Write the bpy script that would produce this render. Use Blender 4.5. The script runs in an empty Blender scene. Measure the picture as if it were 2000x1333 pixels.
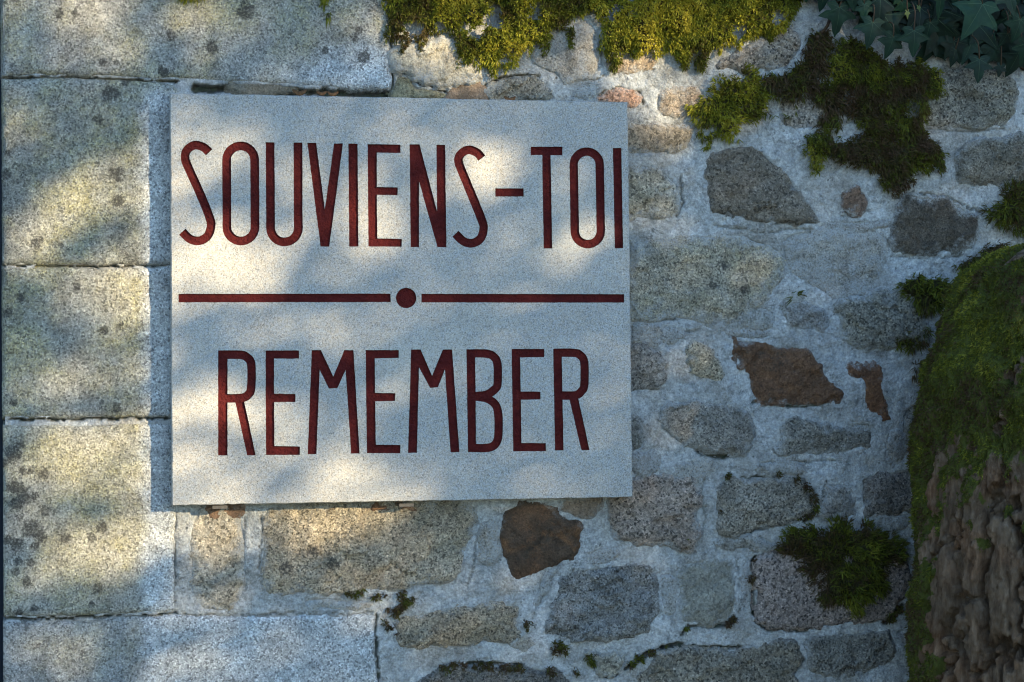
import bpy, math, random
import numpy as np
from mathutils import Vector, Matrix
from mathutils.geometry import delaunay_2d_cdt

scene = bpy.context.scene
COL = scene.collection
R = math.radians
rng = np.random.default_rng(11)
random.seed(11)

# ------------------------------------------------------------------ camera
F = 4255.0                       # focal length in photograph pixels (2000 wide)
YAW, PITCH, L = math.atan(0.202), math.atan(86.0 / F), 4.255
EYE_Z = 1.62
fwd = np.array([math.sin(YAW) * math.cos(PITCH), math.cos(YAW) * math.cos(PITCH), -math.sin(PITCH)])
EYE = np.array([-L * fwd[0], -L * fwd[1], EYE_Z])
right = np.array([math.cos(YAW), -math.sin(YAW), 0.0])
upv = np.cross(right, fwd)
cam_d = bpy.data.cameras.new("camera")
cam = bpy.data.objects.new("camera", cam_d)
COL.objects.link(cam)
scene.camera = cam
cam_d.sensor_width = 23.5
cam_d.lens = 23.5 * F / 2000.0
cam_d.clip_start, cam_d.clip_end = 0.05, 500
m = Matrix(((right[0], upv[0], -fwd[0], EYE[0]), (right[1], upv[1], -fwd[1], EYE[1]), (right[2], upv[2], -fwd[2], EYE[2]), (0, 0, 0, 1)))
cam.matrix_world = m

# ------------------------------------------------------------------ light
SUN = np.array([46.0, -45.0, 18.5]); SUN /= np.linalg.norm(SUN)       # towards the sun
EL = math.asin(SUN[2]); AZ = math.atan2(SUN[0], SUN[1])
world = bpy.data.worlds.new("World"); scene.world = world
world.use_nodes = True
wn = world.node_tree.nodes; wl = world.node_tree.links
sky = wn.new("ShaderNodeTexSky"); sky.sky_type = 'NISHITA'; sky.sun_disc = False
sky.sun_elevation = EL; sky.sun_rotation = AZ; sky.air_density = 1.0; sky.dust_density = 0.0; sky.ozone_density = 3.7
wl.new(sky.outputs[0], wn["Background"].inputs[0]); wn["Background"].inputs[1].default_value = 0.15
sd = bpy.data.lights.new("sun", 'SUN'); sd.energy = 3.6; sd.angle = R(0.53); sd.color = (1.0, 0.83, 0.53)
so = bpy.data.objects.new("sun", sd); COL.objects.link(so)
so.rotation_euler = Vector(SUN).to_track_quat('Z', 'Y').to_euler(); so.location = (6, -6, 6)
vs = scene.view_settings
vs.view_transform = 'Standard'; vs.look = 'None'; vs.gamma = 1.0; vs.exposure = 1.8; vs.use_curve_mapping = False
scene.cycles.max_bounces = 6
scene.cycles.use_denoising = True
scene.cycles.filter_width = 1.15

# ------------------------------------------------------------------ helpers
def W(p, y=0.0):
    """photograph pixels -> points on the plane at depth y (world x, z)"""
    p = np.asarray(p, float)
    a = (p[..., 0] - 1000.0) / F; b = -(p[..., 1] - 666.5) / F
    d = fwd + a[..., None] * right + b[..., None] * upv
    t = (y - EYE[1]) / d[..., 1]
    q = EYE + t[..., None] * d
    return q[..., [0, 2]]

_perm = np.random.default_rng(5).permutation(4096)
_rv = np.random.default_rng(6).random(4096) * 2 - 1
def vnoise(x, y, seed=0):
    xi = np.floor(x).astype(np.int64); yi = np.floor(y).astype(np.int64)
    fx = x - xi; fy = y - yi
    fx = fx * fx * fx * (fx * (fx * 6 - 15) + 10); fy = fy * fy * fy * (fy * (fy * 6 - 15) + 10)
    def h(i, j): return _rv[_perm[(_perm[(i + seed * 131) & 4095] + j) & 4095]]
    return (h(xi, yi) * (1 - fx) + h(xi + 1, yi) * fx) * (1 - fy) + (h(xi, yi + 1) * (1 - fx) + h(xi + 1, yi + 1) * fx) * fy
def fbm(x, y, octv=4, seed=0, gain=0.5):
    s = np.zeros_like(np.asarray(x, float)); a = 1.0; f = 1.0; t = 0
    for o in range(octv):
        s += a * vnoise(x * f + 17.3 * o, y * f - 9.1 * o, seed + o); t += a; a *= gain; f *= 2.03
    return s / t
def worley(x, y, seed=0):
    xi = np.floor(x).astype(np.int64); yi = np.floor(y).astype(np.int64)
    f1 = np.full(x.shape, 9.0); f2 = f1.copy(); cid = np.zeros(x.shape)
    for i in (-1, 0, 1):
        for j in (-1, 0, 1):
            h = _perm[(_perm[(xi + i + seed * 131) & 4095] + yi + j) & 4095]
            d = np.hypot(xi + i + .5 + .45 * _rv[h] - x, yi + j + .5 + .45 * _rv[(h + 77) & 4095] - y)
            n_ = d < f1; f2 = np.where(n_, f1, np.minimum(f2, d)); f1 = np.where(n_, d, f1); cid = np.where(n_, .5 + .5 * _rv[(h + 555) & 4095], cid)
    return f1, f2, cid
def sstep(a, b, x):
    t = np.clip((x - a) / (b - a), 0, 1); return t * t * (3 - 2 * t)

def sdist(P, poly):
    """signed distance of points P (n,2) to a closed polygon, positive inside"""
    a = poly; b = np.roll(poly, -1, 0)
    best = np.full(len(P), 1e9); ins = np.zeros(len(P), bool)
    for (ax, az), (bx, bz) in zip(a, b):
        ex, ez = bx - ax, bz - az; l2 = ex * ex + ez * ez + 1e-15
        t = np.clip(((P[:, 0] - ax) * ex + (P[:, 1] - az) * ez) / l2, 0, 1)
        d2 = (P[:, 0] - ax - t * ex) ** 2 + (P[:, 1] - az - t * ez) ** 2
        np.minimum(best, d2, out=best)
        c = (az > P[:, 1]) != (bz > P[:, 1])
        if az != bz:
            ins ^= c & (P[:, 0] < (bx - ax) * (P[:, 1] - az) / (bz - az) + ax)
    d = np.sqrt(best)
    return np.where(ins, d, -d)
def ldist(P, line):
    best = np.full(len(P), 1e9)
    for (ax, az), (bx, bz) in zip(line[:-1], line[1:]):
        ex, ez = bx - ax, bz - az; l2 = ex * ex + ez * ez + 1e-15
        t = np.clip(((P[:, 0] - ax) * ex + (P[:, 1] - az) * ez) / l2, 0, 1)
        np.minimum(best, (P[:, 0] - ax - t * ex) ** 2 + (P[:, 1] - az - t * ez) ** 2, out=best)
    return np.sqrt(best)
def catmull(pts, n=6, closed=False):
    pts = np.asarray(pts, float); N = len(pts); out = []
    rngi = range(N if closed else N - 1)
    for i in rngi:
        if closed: p0, p1, p2, p3 = pts[(i - 1) % N], pts[i], pts[(i + 1) % N], pts[(i + 2) % N]
        else: p0, p1, p2, p3 = pts[max(i - 1, 0)], pts[i], pts[i + 1], pts[min(i + 2, N - 1)]
        for t in np.linspace(0, 1, n, endpoint=False):
            out.append(0.5 * ((2 * p1) + (-p0 + p2) * t + (2 * p0 - 5 * p1 + 4 * p2 - p3) * t * t + (-p0 + 3 * p1 - 3 * p2 + p3) * t ** 3))
    if not closed: out.append(pts[-1])
    return np.array(out)

def mesh_obj(name, V, Fc, mat, parent=None, smooth=True, attrs=None, midx=None):
    me = bpy.data.meshes.new(name)
    V = np.asarray(V, float)
    if isinstance(Fc, np.ndarray):
        k = Fc.shape[1]; n = len(Fc)
        me.vertices.add(len(V)); me.vertices.foreach_set("co", V.astype(np.float32).ravel())
        me.loops.add(n * k); me.loops.foreach_set("vertex_index", Fc.astype(np.int32).ravel())
        me.polygons.add(n); me.polygons.foreach_set("loop_start", np.arange(0, n * k, k, dtype=np.int32))
        me.update(calc_edges=True)
    else:
        me.from_pydata([tuple(v) for v in V], [], [tuple(int(i) for i in f) for f in Fc]); me.update()
    me.polygons.foreach_set("use_smooth", np.full(len(me.polygons), bool(smooth)))
    for mm in (mat if isinstance(mat, (list, tuple)) else [mat]): me.materials.append(mm)
    if midx is not None: me.polygons.foreach_set("material_index", np.asarray(midx, dtype=np.int32))
    for k, a in (attrs or {}).items():
        at = me.attributes.new(k, 'FLOAT', 'POINT'); at.data.foreach_set("value", np.asarray(a, np.float32))
    me.validate()
    o = bpy.data.objects.new(name, me); COL.objects.link(o)
    if parent is not None:
        o.parent = parent
        o.matrix_parent_inverse = Matrix.Translation(parent.location).inverted()
    return o
def tag(o, label=None, cat=None, group=None, kind=None):
    if label: o["label"] = label
    if cat: o["category"] = cat
    if group: o["group"] = group
    if kind: o["kind"] = kind
    return o
def empty(name, loc, label, cat, group=None):
    o = bpy.data.objects.new(name, None); COL.objects.link(o); o.location = loc; o.empty_display_size = 0.1
    return tag(o, label, cat, group)

class MB:
    def __init__(s): s.v = []; s.f = []; s.m = []; s.n = 0
    def add(s, V, Fc, mi=0):
        s.v.append(np.asarray(V, float)); s.f += [tuple(int(i) + s.n for i in f) for f in Fc]; s.m += [mi] * len(Fc); s.n += len(V)
    def box(s, x0, x1, y0, y1, z0, z1, b=0.0, mi=0):
        V = [(x, y, z) for x in (x0, x1) for y in (y0, y1) for z in (z0, z1)]
        s.add(V, [(0, 1, 3, 2), (4, 6, 7, 5), (0, 4, 5, 1), (2, 3, 7, 6), (0, 2, 6, 4), (1, 5, 7, 3)], mi)
    def tube(s, pts, rad, n=8, mi=0, cap=True):
        pts = np.asarray(pts, float); N = len(pts)
        rad = np.broadcast_to(np.asarray(rad, float), (N,))
        T = np.gradient(pts, axis=0); T /= np.linalg.norm(T, axis=1)[:, None] + 1e-12
        ref = np.array([0.31, 0.2, 0.93])
        V = []; Fc = []
        for i in range(N):
            a = np.cross(T[i], ref); a /= np.linalg.norm(a) + 1e-12; b = np.cross(T[i], a)
            for k in range(n):
                an = 2 * math.pi * k / n
                V.append(pts[i] + rad[i] * (math.cos(an) * a + math.sin(an) * b))
        for i in range(N - 1):
            for k in range(n):
                Fc.append((i * n + k, i * n + (k + 1) % n, (i + 1) * n + (k + 1) % n, (i + 1) * n + k))
        if cap: Fc += [tuple(range(n))[::-1], tuple((N - 1) * n + k for k in range(n))]
        s.add(V, Fc, mi)
    def build(s, name, mat, parent=None, smooth=True):
        return mesh_obj(name, np.concatenate(s.v), s.f, mat, parent, smooth, midx=s.m)

# ------------------------------------------------------------------ materials
class NT:
    def __init__(s, name):
        s.mat = bpy.data.materials.new(name); s.mat.use_nodes = True
        s.t = s.mat.node_tree; s.n = s.t.nodes; s.bsdf = s.n["Principled BSDF"]
        s.pos = s.n.new("ShaderNodeNewGeometry").outputs["Position"]
    def link(s, a, b): s.t.links.new(a, b)
    def _in(s, sock, v):
        if hasattr(v, "is_linked"): s.link(v, sock)
        elif v is not None: sock.default_value = v
    def noise(s, scale, detail=4, rough=0.55, dist=0.0, vec=None, col=False):
        n = s.n.new("ShaderNodeTexNoise"); n.inputs["Scale"].default_value = scale; n.inputs["Detail"].default_value = detail
        n.inputs["Roughness"].default_value = rough; n.inputs["Distortion"].default_value = dist
        s.link(vec or s.pos, n.inputs["Vector"]); return n.outputs["Color" if col else "Fac"]
    def vor(s, scale, out="Color", vec=None, rand=1.0):
        n = s.n.new("ShaderNodeTexVoronoi"); s._in(n.inputs["Scale"], scale); n.inputs["Randomness"].default_value = rand
        s.link(vec or s.pos, n.inputs["Vector"]); return n.outputs[out]
    def math(s, op, a, b=None, c=None, clamp=False):
        n = s.n.new("ShaderNodeMath"); n.operation = op; n.use_clamp = clamp
        s._in(n.inputs[0], a); s._in(n.inputs[1], b)
        if c is not None: s._in(n.inputs[2], c)
        return n.outputs[0]
    def rng(s, v, a, b, lo=0.0, hi=1.0, smooth=False):
        n = s.n.new("ShaderNodeMapRange"); n.interpolation_type = 'SMOOTHSTEP' if smooth else 'LINEAR'
        s._in(n.inputs["Value"], v); s._in(n.inputs["From Min"], a); s._in(n.inputs["From Max"], b)
        s._in(n.inputs["To Min"], lo); s._in(n.inputs["To Max"], hi); return n.outputs["Result"]
    def ramp(s, v, stops, const=False):
        n = s.n.new("ShaderNodeValToRGB"); e = n.color_ramp.elements
        n.color_ramp.interpolation = 'CONSTANT' if const else 'LINEAR'
        while len(e) < len(stops): e.new(0.5)
        for el, (p, c) in zip(e, stops):
            el.position = p; el.color = (c, c, c, 1) if isinstance(c, (int, float)) else (*c, 1)
        s.link(v, n.inputs[0]); return n.outputs[0]
    def mix(s, f, a, b, op='MIX'):
        n = s.n.new("ShaderNodeMix"); n.data_type = 'RGBA'; n.blend_type = op
        s._in(n.inputs[0], f)
        for k, v in ((6, a), (7, b)):
            if isinstance(v, tuple): v = (*v, 1) if len(v) == 3 else v
            s._in(n.inputs[k], v)
        return n.outputs[2]
    def attr(s, name, obj=False, out="Fac"):
        n = s.n.new("ShaderNodeAttribute"); n.attribute_name = name; n.attribute_type = 'OBJECT' if obj else 'GEOMETRY'; return n.outputs[out]
    def bump(s, h, strength, dist, prev=None):
        n = s.n.new("ShaderNodeBump"); n.inputs["Strength"].default_value = strength; n.inputs["Distance"].default_value = dist
        s.link(h, n.inputs["Height"])
        if prev: s.link(prev, n.inputs["Normal"])
        return n.outputs[0]
    def done(s, col, rough=0.85, normal=None, spec=0.25):
        s._in(s.bsdf.inputs["Base Color"], (*col, 1) if isinstance(col, tuple) and len(col) == 3 else col)
        s._in(s.bsdf.inputs["Roughness"], rough); s.bsdf.inputs["Specular IOR Level"].default_value = spec
        if normal: s.link(normal, s.bsdf.inputs["Normal"])
        return s.mat

MORTAR = (0.52, 0.51, 0.485)
def granite_mat():
    t = NT("granite")
    tint = t.n.new("ShaderNodeObjectInfo").outputs["Color"]
    ctr = t.attr("contrast", True)
    wp = t.n.new("ShaderNodeVectorMath"); wp.operation = 'ADD'
    wn_ = t.noise(90, 2, col=True); sc = t.n.new("ShaderNodeVectorMath"); sc.operation = 'SCALE'; sc.inputs[3].default_value = 0.006
    t.link(wn_, sc.inputs[0]); t.link(t.pos, wp.inputs[0]); t.link(sc.outputs[0], wp.inputs[1]); wpos = wp.outputs[0]
    grain = t.ramp(t.vor(t.attr("grain", True), "Color", wpos), [(0.0, 0.10), (0.20, 0.30), (0.34, 0.80), (0.6, 1.05), (0.85, 1.45), (1.0, 1.8)])
    fine = t.rng(t.noise(330, 3, 0.75), 0.32, 0.68, 0.45, 1.5)
    g = t.mix(1.0, grain, fine, 'MULTIPLY')
    g = t.mix(ctr, (1, 1, 1), g)
    med = t.rng(t.noise(34, 7, 0.68), 0.3, 0.7, 0.66, 1.28)
    low = t.rng(t.noise(7, 4, 0.6), 0.3, 0.7, 0.8, 1.18)
    tint = t.mix(t.attr('clean_lift'), tint, (0.68, 0.68, 0.67)); c = t.mix(1.0, tint, g, 'MULTIPLY'); c = t.mix(1.0, c, med, 'MULTIPLY'); c = t.mix(1.0, c, low, 'MULTIPLY')  # pale tint of cleaner granite, raised to brighten the plaque's shadow strip
    # rust / warm veins
    rf = t.math('MULTIPLY', t.rng(t.noise(16, 6, 0.65, 0.6), 0.52, 0.72, 0, 1, True), t.attr("rust", True))
    c = t.mix(rf, c, t.mix(1.0, (0.30, 0.14, 0.06), fine, 'MULTIPLY'))
    # yellow lichen film
    lf = t.math('MULTIPLY', t.rng(t.noise(8, 8, 0.72), 0.38, 0.70, 0, 0.85, True), t.math("MULTIPLY", t.attr("lichen", True), t.math("SUBTRACT", 1.0, t.attr("clean_lift"))))
    lf = t.math('MULTIPLY', lf, t.rng(t.noise(200, 3, 0.7), 0.35, 0.6, 0.25, 1))
    c = t.mix(lf, c, t.mix(1.0, (0.56, 0.48, 0.19), g, 'MULTIPLY'))
    # dark algae crust
    df = t.math('MULTIPLY', t.rng(t.noise(15, 9, 0.74), 0.49, 0.66, 0, 1, True), t.math("MULTIPLY", t.attr("crust", True), t.math("SUBTRACT", 1.0, t.attr("clean_lift"))))
    df = t.math('MULTIPLY', df, t.rng(t.noise(150, 4, 0.75), 0.38, 0.56, 0.1, 1))
    c = t.mix(df, c, (0.055, 0.062, 0.052))
    # mortar smeared over the stone
    wf = t.math('SUBTRACT', t.math('ADD', t.attr("wash", True), t.math('MULTIPLY', t.attr("rim"), 0.33)), t.noise(26, 9, 0.72))
    wf = t.rng(wf, -0.16, 0.12, 0, 0.92, True)
    wf = t.math('MULTIPLY', wf, t.rng(t.noise(230, 3, 0.75), 0.36, 0.56, 0.12, 1))
    c = t.mix(wf, c, t.mix(1.0, MORTAR, t.rng(t.noise(300, 3, 0.7), 0.3, 0.7, 0.75, 1.15), 'MULTIPLY'))
    # dark lichen rosettes
    sp = t.math('ADD', t.attr("spot"), t.rng(t.noise(90, 8, 0.78), 0.25, 0.75, -0.45, 0.45))
    sp = t.math('MULTIPLY', t.rng(sp, 0.40, 0.60, 0, 0.9, True), t.rng(t.noise(210, 4, 0.8), 0.36, 0.54, 0.3, 1))
    c = t.mix(sp, c, t.mix(t.noise(160, 3), (0.03, 0.03, 0.028), (0.10, 0.09, 0.075)))
    nb = t.bump(t.noise(38, 6, 0.62), 0.7, 0.018); nb = t.bump(t.noise(130, 8, 0.76), 1.0, 0.009, nb)
    nb = t.bump(t.vor(330, "Distance", wpos), 0.45, 0.0025, nb)
    return t.done(c, 0.88, nb, 0.2)
def mortar_mat():
    t = NT("lime_mortar")
    base = t.ramp(t.noise(9, 7, 0.65), [(0.28, (0.31, 0.285, 0.245)), (0.42, (0.43, 0.41, 0.375)), (0.56, (0.55, 0.54, 0.515)), (0.75, (0.65, 0.645, 0.63))])
    base = t.mix(1.0, base, t.rng(t.noise(60, 8, 0.8), 0.3, 0.7, 0.5, 1.42), 'MULTIPLY')
    base = t.mix(1.0, base, t.rng(t.noise(210, 4, 0.75), 0.3, 0.7, 0.66, 1.27), 'MULTIPLY')
    grit = t.rng(t.vor(260, "Color"), 0.0, 0.2, 0.2, 1.0)
    base = t.mix(t.rng(t.noise(20, 5, 0.6), 0.4, 0.6, 0.25, 0.95), base, t.mix(1.0, base, grit, 'MULTIPLY'))
    df = t.math('MULTIPLY', t.rng(t.noise(13, 9, 0.75, 0.3), 0.48, 0.68, 0.08, 1, True), t.rng(t.noise(190, 4, 0.8), 0.46, 0.6, 0.0, 0.85))
    base = t.mix(df, base, (0.12, 0.12, 0.11))
    base = t.mix(t.attr("dirt"), base, t.mix(t.rng(t.noise(70, 5), 0.4, 0.6), (0.05, 0.042, 0.03), (0.03, 0.045, 0.015)))
    nb = t.bump(t.noise(26, 6, 0.6), 0.8, 0.03); nb = t.bump(t.noise(85, 7, 0.7), 0.8, 0.010, nb)
    return t.done(base, 0.93, t.bump(t.noise(330, 4, 0.75), 0.6, 0.003, nb), 0.15)
def plaque_mat():
    t = NT("plaque_granite")
    grain = t.ramp(t.vor(450, "Color"), [(0.0, 0.40), (0.14, 0.64), (0.35, 0.95), (0.7, 1.08), (1.0, 1.34)])
    c = t.mix(1.0, t.mix(t.rng(t.noise(150, 4, 0.75), 0.4, 0.6), (0.365, 0.36, 0.35), (0.39, 0.35, 0.295)), grain, 'MULTIPLY')
    c = t.mix(1.0, c, t.rng(t.noise(400, 3, 0.75), 0.32, 0.68, 0.62, 1.32), 'MULTIPLY')
    c = t.mix(1.0, c, t.rng(t.noise(14, 5, 0.6), 0.3, 0.7, 0.92, 1.07), 'MULTIPLY')
    c = t.mix(t.rng(t.noise(5, 4, 0.6), 0.45, 0.75, 0, 0.35, True), c, t.mix(1.0, (0.47, 0.43, 0.36), grain, 'MULTIPLY'))
    stv = t.n.new('ShaderNodeMapping'); stv.inputs['Scale'].default_value = (1, 1, 0.12); t.link(t.pos, stv.inputs[0])
    c = t.mix(t.rng(t.noise(26, 5, 0.65, vec=stv.outputs[0]), 0.56, 0.78, 0, 0.28, True), c, t.mix(1.0, c, (0.62, 0.60, 0.55), 'MULTIPLY'))
    glint = t.rng(t.vor(160, "Color"), 0.988, 0.99, 0, 1)
    nb = t.bump(t.noise(420, 3, 0.7), 0.45, 0.0016)
    return t.done(c, t.rng(t.vor(430, "Color"), 0, 1, 0.55, 0.9), nb, 0.3)
def paint_mat():
    t = NT("oxide_red_paint")
    c = t.mix(t.rng(t.noise(40, 6, 0.65), 0.35, 0.65), (0.076, 0.0095, 0.009), (0.118, 0.0155, 0.013))
    c = t.mix(t.rng(t.noise(170, 4, 0.7), 0.58, 0.7, 0, 0.6), c, (0.05, 0.008, 0.008))
    nb = t.bump(t.noise(150, 5, 0.68), 1.0, 0.009)
    return t.done(c, 0.78, nb, 0.12)
def moss_mat(name, stops):
    t = NT(name)
    v = t.math('ADD', t.attr("tone"), t.rng(t.noise(22, 5, 0.65), 0.3, 0.7, -0.32, 0.32))
    c = t.ramp(v, stops)
    t.bsdf.inputs["Subsurface Weight"].default_value = 0.0
    t.done(c, 0.75, None, 0.2)
    tr = t.n.new("ShaderNodeBsdfTranslucent"); t.link(c, tr.inputs[0])
    mx = t.n.new("ShaderNodeMixShader"); mx.inputs[0].default_value = 0.3
    t.link(t.bsdf.outputs[0], mx.inputs[1]); t.link(tr.outputs[0], mx.inputs[2])
    t.link(mx.outputs[0], t.n["Material Output"].inputs[0])
    return t.mat
def plain(name, col, rough=0.7, scale=60, amp=0.25, bump=0.3, bd=0.004, metal=0.0, spec=0.25):
    t = NT(name)
    c = t.mix(1.0, col, t.rng(t.noise(scale, 6, 0.65), 0.3, 0.7, 1 - amp, 1 + amp), 'MULTIPLY')
    t.bsdf.inputs["Metallic"].default_value = metal
    return t.done(c, rough, t.bump(t.noise(scale * 3, 5, 0.7), bump, bd), spec)
def bark_mat():
    t = NT("bark")
    st = t.n.new("ShaderNodeMapping"); st.inputs["Scale"].default_value = (1, 1, 0.28); t.link(t.pos, st.inputs[0])
    v = st.outputs[0]
    c = t.ramp(t.noise(55, 8, 0.7, vec=v), [(0.28, (0.06, 0.034, 0.019)), (0.46, (0.15, 0.095, 0.058)), (0.62, (0.25, 0.170, 0.110)), (0.78, (0.40, 0.30, 0.21))])
    c = t.mix(t.rng(t.noise(8, 5, 0.6), 0.45, 0.7, 0, 0.6, True), c, t.mix(1.0, c, (1.25, 0.88, 0.66), 'MULTIPLY'))
    lich = t.math('MULTIPLY', t.rng(t.noise(26, 4, 0.6), 0.66, 0.72), t.rng(t.noise(110, 4, 0.7), 0.5, 0.6))
    c = t.mix(lich, c, (0.42, 0.45, 0.40))
    mf = t.math('ADD', t.attr("moss"), t.rng(t.noise(60, 6, 0.7), 0.3, 0.7, -0.3, 0.3))
    c = t.mix(t.rng(mf, 0.42, 0.6, 0, 1, True), c, t.mix(t.noise(140, 4), (0.055, 0.06, 0.015), (0.12, 0.125, 0.024)))
    nb = t.bump(t.noise(120, 8, 0.75, vec=v), 1.0, 0.012)
    return t.done(c, 0.9, nb, 0.15)
def leaf_mat():
    t = NT("ivy_leaf")
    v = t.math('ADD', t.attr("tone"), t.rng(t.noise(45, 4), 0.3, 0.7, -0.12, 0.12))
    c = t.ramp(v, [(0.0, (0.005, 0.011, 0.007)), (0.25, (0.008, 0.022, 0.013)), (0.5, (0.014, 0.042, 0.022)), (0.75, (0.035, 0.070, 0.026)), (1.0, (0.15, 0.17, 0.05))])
    return t.done(c, 0.55, t.bump(t.noise(90, 4), 0.25, 0.003), 0.18)

M_GRAN, M_MORT, M_PLAQ, M_RED = granite_mat(), mortar_mat(), plaque_mat(), paint_mat()
M_MOSS = moss_mat("moss", [(0.0, (0.085, 0.055, 0.020)), (0.25, (0.085, 0.080, 0.013)), (0.5, (0.145, 0.155, 0.016)), (0.75, (0.26, 0.245, 0.02)), (1.0, (0.42, 0.35, 0.04))])
M_MOSSD = moss_mat("dark_moss", [(0.0, (0.10, 0.060, 0.034)), (0.28, (0.085, 0.062, 0.020)), (0.5, (0.095, 0.105, 0.014)), (0.8, (0.19, 0.19, 0.020)), (1.0, (0.30, 0.26, 0.036))])
M_PAD = plain("moss_peat", (0.055, 0.045, 0.016), 0.95, 120, 0.5, 1.0, 0.01)
M_BARK, M_LEAF = bark_mat(), leaf_mat()
M_VEIN = plain("ivy_vein", (0.055, 0.095, 0.05), 0.5, 50, 0.1, 0.1)
M_STEM = plain("ivy_stem", (0.075, 0.045, 0.025), 0.8, 90, 0.3, 0.5)
M_STEEL = plain("weathered_steel", (0.13, 0.11, 0.09), 0.6, 200, 0.3, 0.2, 0.001, 0.5)
M_BLUE = plain("dark_navy", (0.004, 0.009, 0.02), 0.5, 40, 0.2, 0.2)
M_SOIL = plain("soil", (0.045, 0.05, 0.035), 0.95, 8, 0.35, 1.0, 0.03)
M_DRY = plain("dry_leaf", (0.16, 0.075, 0.03), 0.8, 150, 0.4, 0.5, 0.003)
M_WOOD = plain("old_bark", (0.10, 0.08, 0.06), 0.9, 30, 0.35, 1.0, 0.02)
M_CROWN = plain("tree_leaf", (0.05, 0.085, 0.025), 0.6, 5, 0.3, 0.1)

# ------------------------------------------------------------------ ground
gx = np.array([-120, -40, -12, -6, -3, -1.5, 0, 1.5, 3, 6, 12, 40, 120.0])
GX, GY = np.meshgrid(gx, gx)
gv = np.stack([GX.ravel(), GY.ravel(), 0.02 * fbm(GX.ravel() * 0.7, GY.ravel() * 0.7, 3)], 1)
n = len(gx); gf = np.array([(j * n + i, j * n + i + 1, (j + 1) * n + i + 1, (j + 1) * n + i) for j in range(n - 1) for i in range(n - 1)])
tag(mesh_obj("ground", gv, gf, M_SOIL), kind="structure")

# ------------------------------------------------------------------ the wall
X_END = W([5, 660])[0]                       # the wall's left end
X_RIGHT, Z_TOP = W([3300, 660])[0], W([1000, -210])[1]
wall = empty("stone_wall", (0.4, 0.2, 0.0), "old rubble and dressed granite wall behind the red lettered stone plaque", "wall")

G = (0.30, 0.285, 0.262)
# outline in photograph pixels, colour, then: p proud (mm), d dome (mm), r roughness (mm), w wash, c contrast, ru rust, li lichen, cr crust, L label
S = []
def st(o, col=G, p=4, d=4, r=3, w=0.30, c=0.85, ru=0.0, li=0.0, cr=0.35, L=None): S.append(dict(o=o, col=col, p=p, d=d, r=r, w=w, c=c, ru=ru, li=li, cr=cr, L=L))
st([(1235,475),(1288,465),(1445,461),(1515,486),(1536,524),(1508,573),(1466,615),(1438,640),(1382,633),(1316,624),(1225,620),(1225,480)], (0.36,0.34,0.29), 3, 5, 3, .40, .9, .15, .35, .35)
st([(1540,456),(1725,454),(1725,538),(1708,573),(1638,588),(1568,549),(1538,520)], (0.33,0.32,0.30), 1.5, 2, 3, .52, .8, .1, 0, .35)
st([(1526,598),(1568,587),(1613,608),(1620,640),(1554,643),(1529,615)], (0.22,0.21,0.20), 2, 2, 2, .40, .8)
st([(1634,587),(1719,573),(1768,573),(1817,629),(1803,671),(1733,685),(1687,683),(1652,661),(1638,622)], (0.24,0.235,0.21), 5, 6, 4, .30, .9, 0, .1, .45)
st([(1215,683),(1270,676),(1291,685),(1300,713),(1291,752),(1256,762),(1215,764)], (0.27,0.26,0.25), 6, 3, 3, .2)
st([(1340,675),(1382,675),(1400,703),(1415,724),(1410,741),(1382,741),(1354,724),(1342,699)], (0.33,0.31,0.26), 7, 3, 3, .2, 1.0, .1, .1, .2)
st([(1435,666),(1480,668),(1508,675),(1557,678),(1596,703),(1613,734),(1634,764),(1643,784),(1599,791),(1515,790),(1476,781),(1463,748),(1459,724),(1445,710)], (0.165,0.095,0.06), 7, 3, 5, .16, .5, .75, 0, .75, "large angular rust brown stone")
st([(1648,717),(1670,710),(1708,713),(1719,734),(1736,804),(1738,822),(1719,815),(1694,790),(1687,762),(1684,745),(1656,727)], (0.17,0.088,0.052), 5, 2, 2, .2, .45, .6, 0, .35, "rust brown sliver of stone")
st([(1298,797),(1347,783),(1424,790),(1466,804),(1477,836),(1466,871),(1445,888),(1382,888),(1340,871),(1302,846)], (0.27,0.26,0.245), 5, 6, 4, .34)
st([(1526,829),(1550,818),(1585,822),(1638,839),(1691,839),(1705,857),(1684,878),(1620,888),(1550,888),(1519,885),(1522,853)], (0.22,0.215,0.20), 5, 5, 4, .3)
st([(1215,808),(1249,818),(1256,874),(1215,878)], (0.2,0.2,0.19), 3, 2, 2, .3)
st([(1384,301),(1440,284),(1482,291),(1517,319),(1538,343),(1580,396),(1591,431),(1510,434),(1405,420),(1384,403),(1377,343)], (0.21,0.19,0.165), 6, 8, 4, .22, .8, 0, 0, .4, "dark grey kite shaped stone")
st([(1640,378),(1671,368),(1696,389),(1692,410),(1671,420),(1650,420)], (0.19,0.13,0.10), 8, 6, 2, .25, .6, .4)
st([(1763,385),(1784,383),(1847,389),(1889,410),(1913,425),(1911,470),(1885,490),(1795,496),(1745,490),(1740,450)], (0.135,0.108,0.08), 8, 7, 5, .30, .7, .25, 0, .5, "nearly black lichen stained stone")
st([(1875,298),(1903,277),(1966,266),(2040,270),(2050,360),(1882,354),(1868,329)], (0.19,0.185,0.165), 7, 7, 4, .2, .8, .15, 0, .5)
st([(1815,147),(1875,130),(1966,140),(1990,196),(1966,242),(1896,249),(1798,242),(1801,196)], (0.22,0.215,0.195), 5, 6, 4, .25, .95, 0, .1, .45)
st([(1437,98),(1524,63),(1545,49),(1566,81),(1545,119),(1468,140),(1398,130)], (0.30,0.27,0.24), 5, 5, 4, .25, 1, .25, 0, .45)
st([(1530,189),(1601,189),(1661,228),(1650,249),(1545,252),(1520,228)], (0.30,0.28,0.26), 4, 4, 3, .3, 1)
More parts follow.
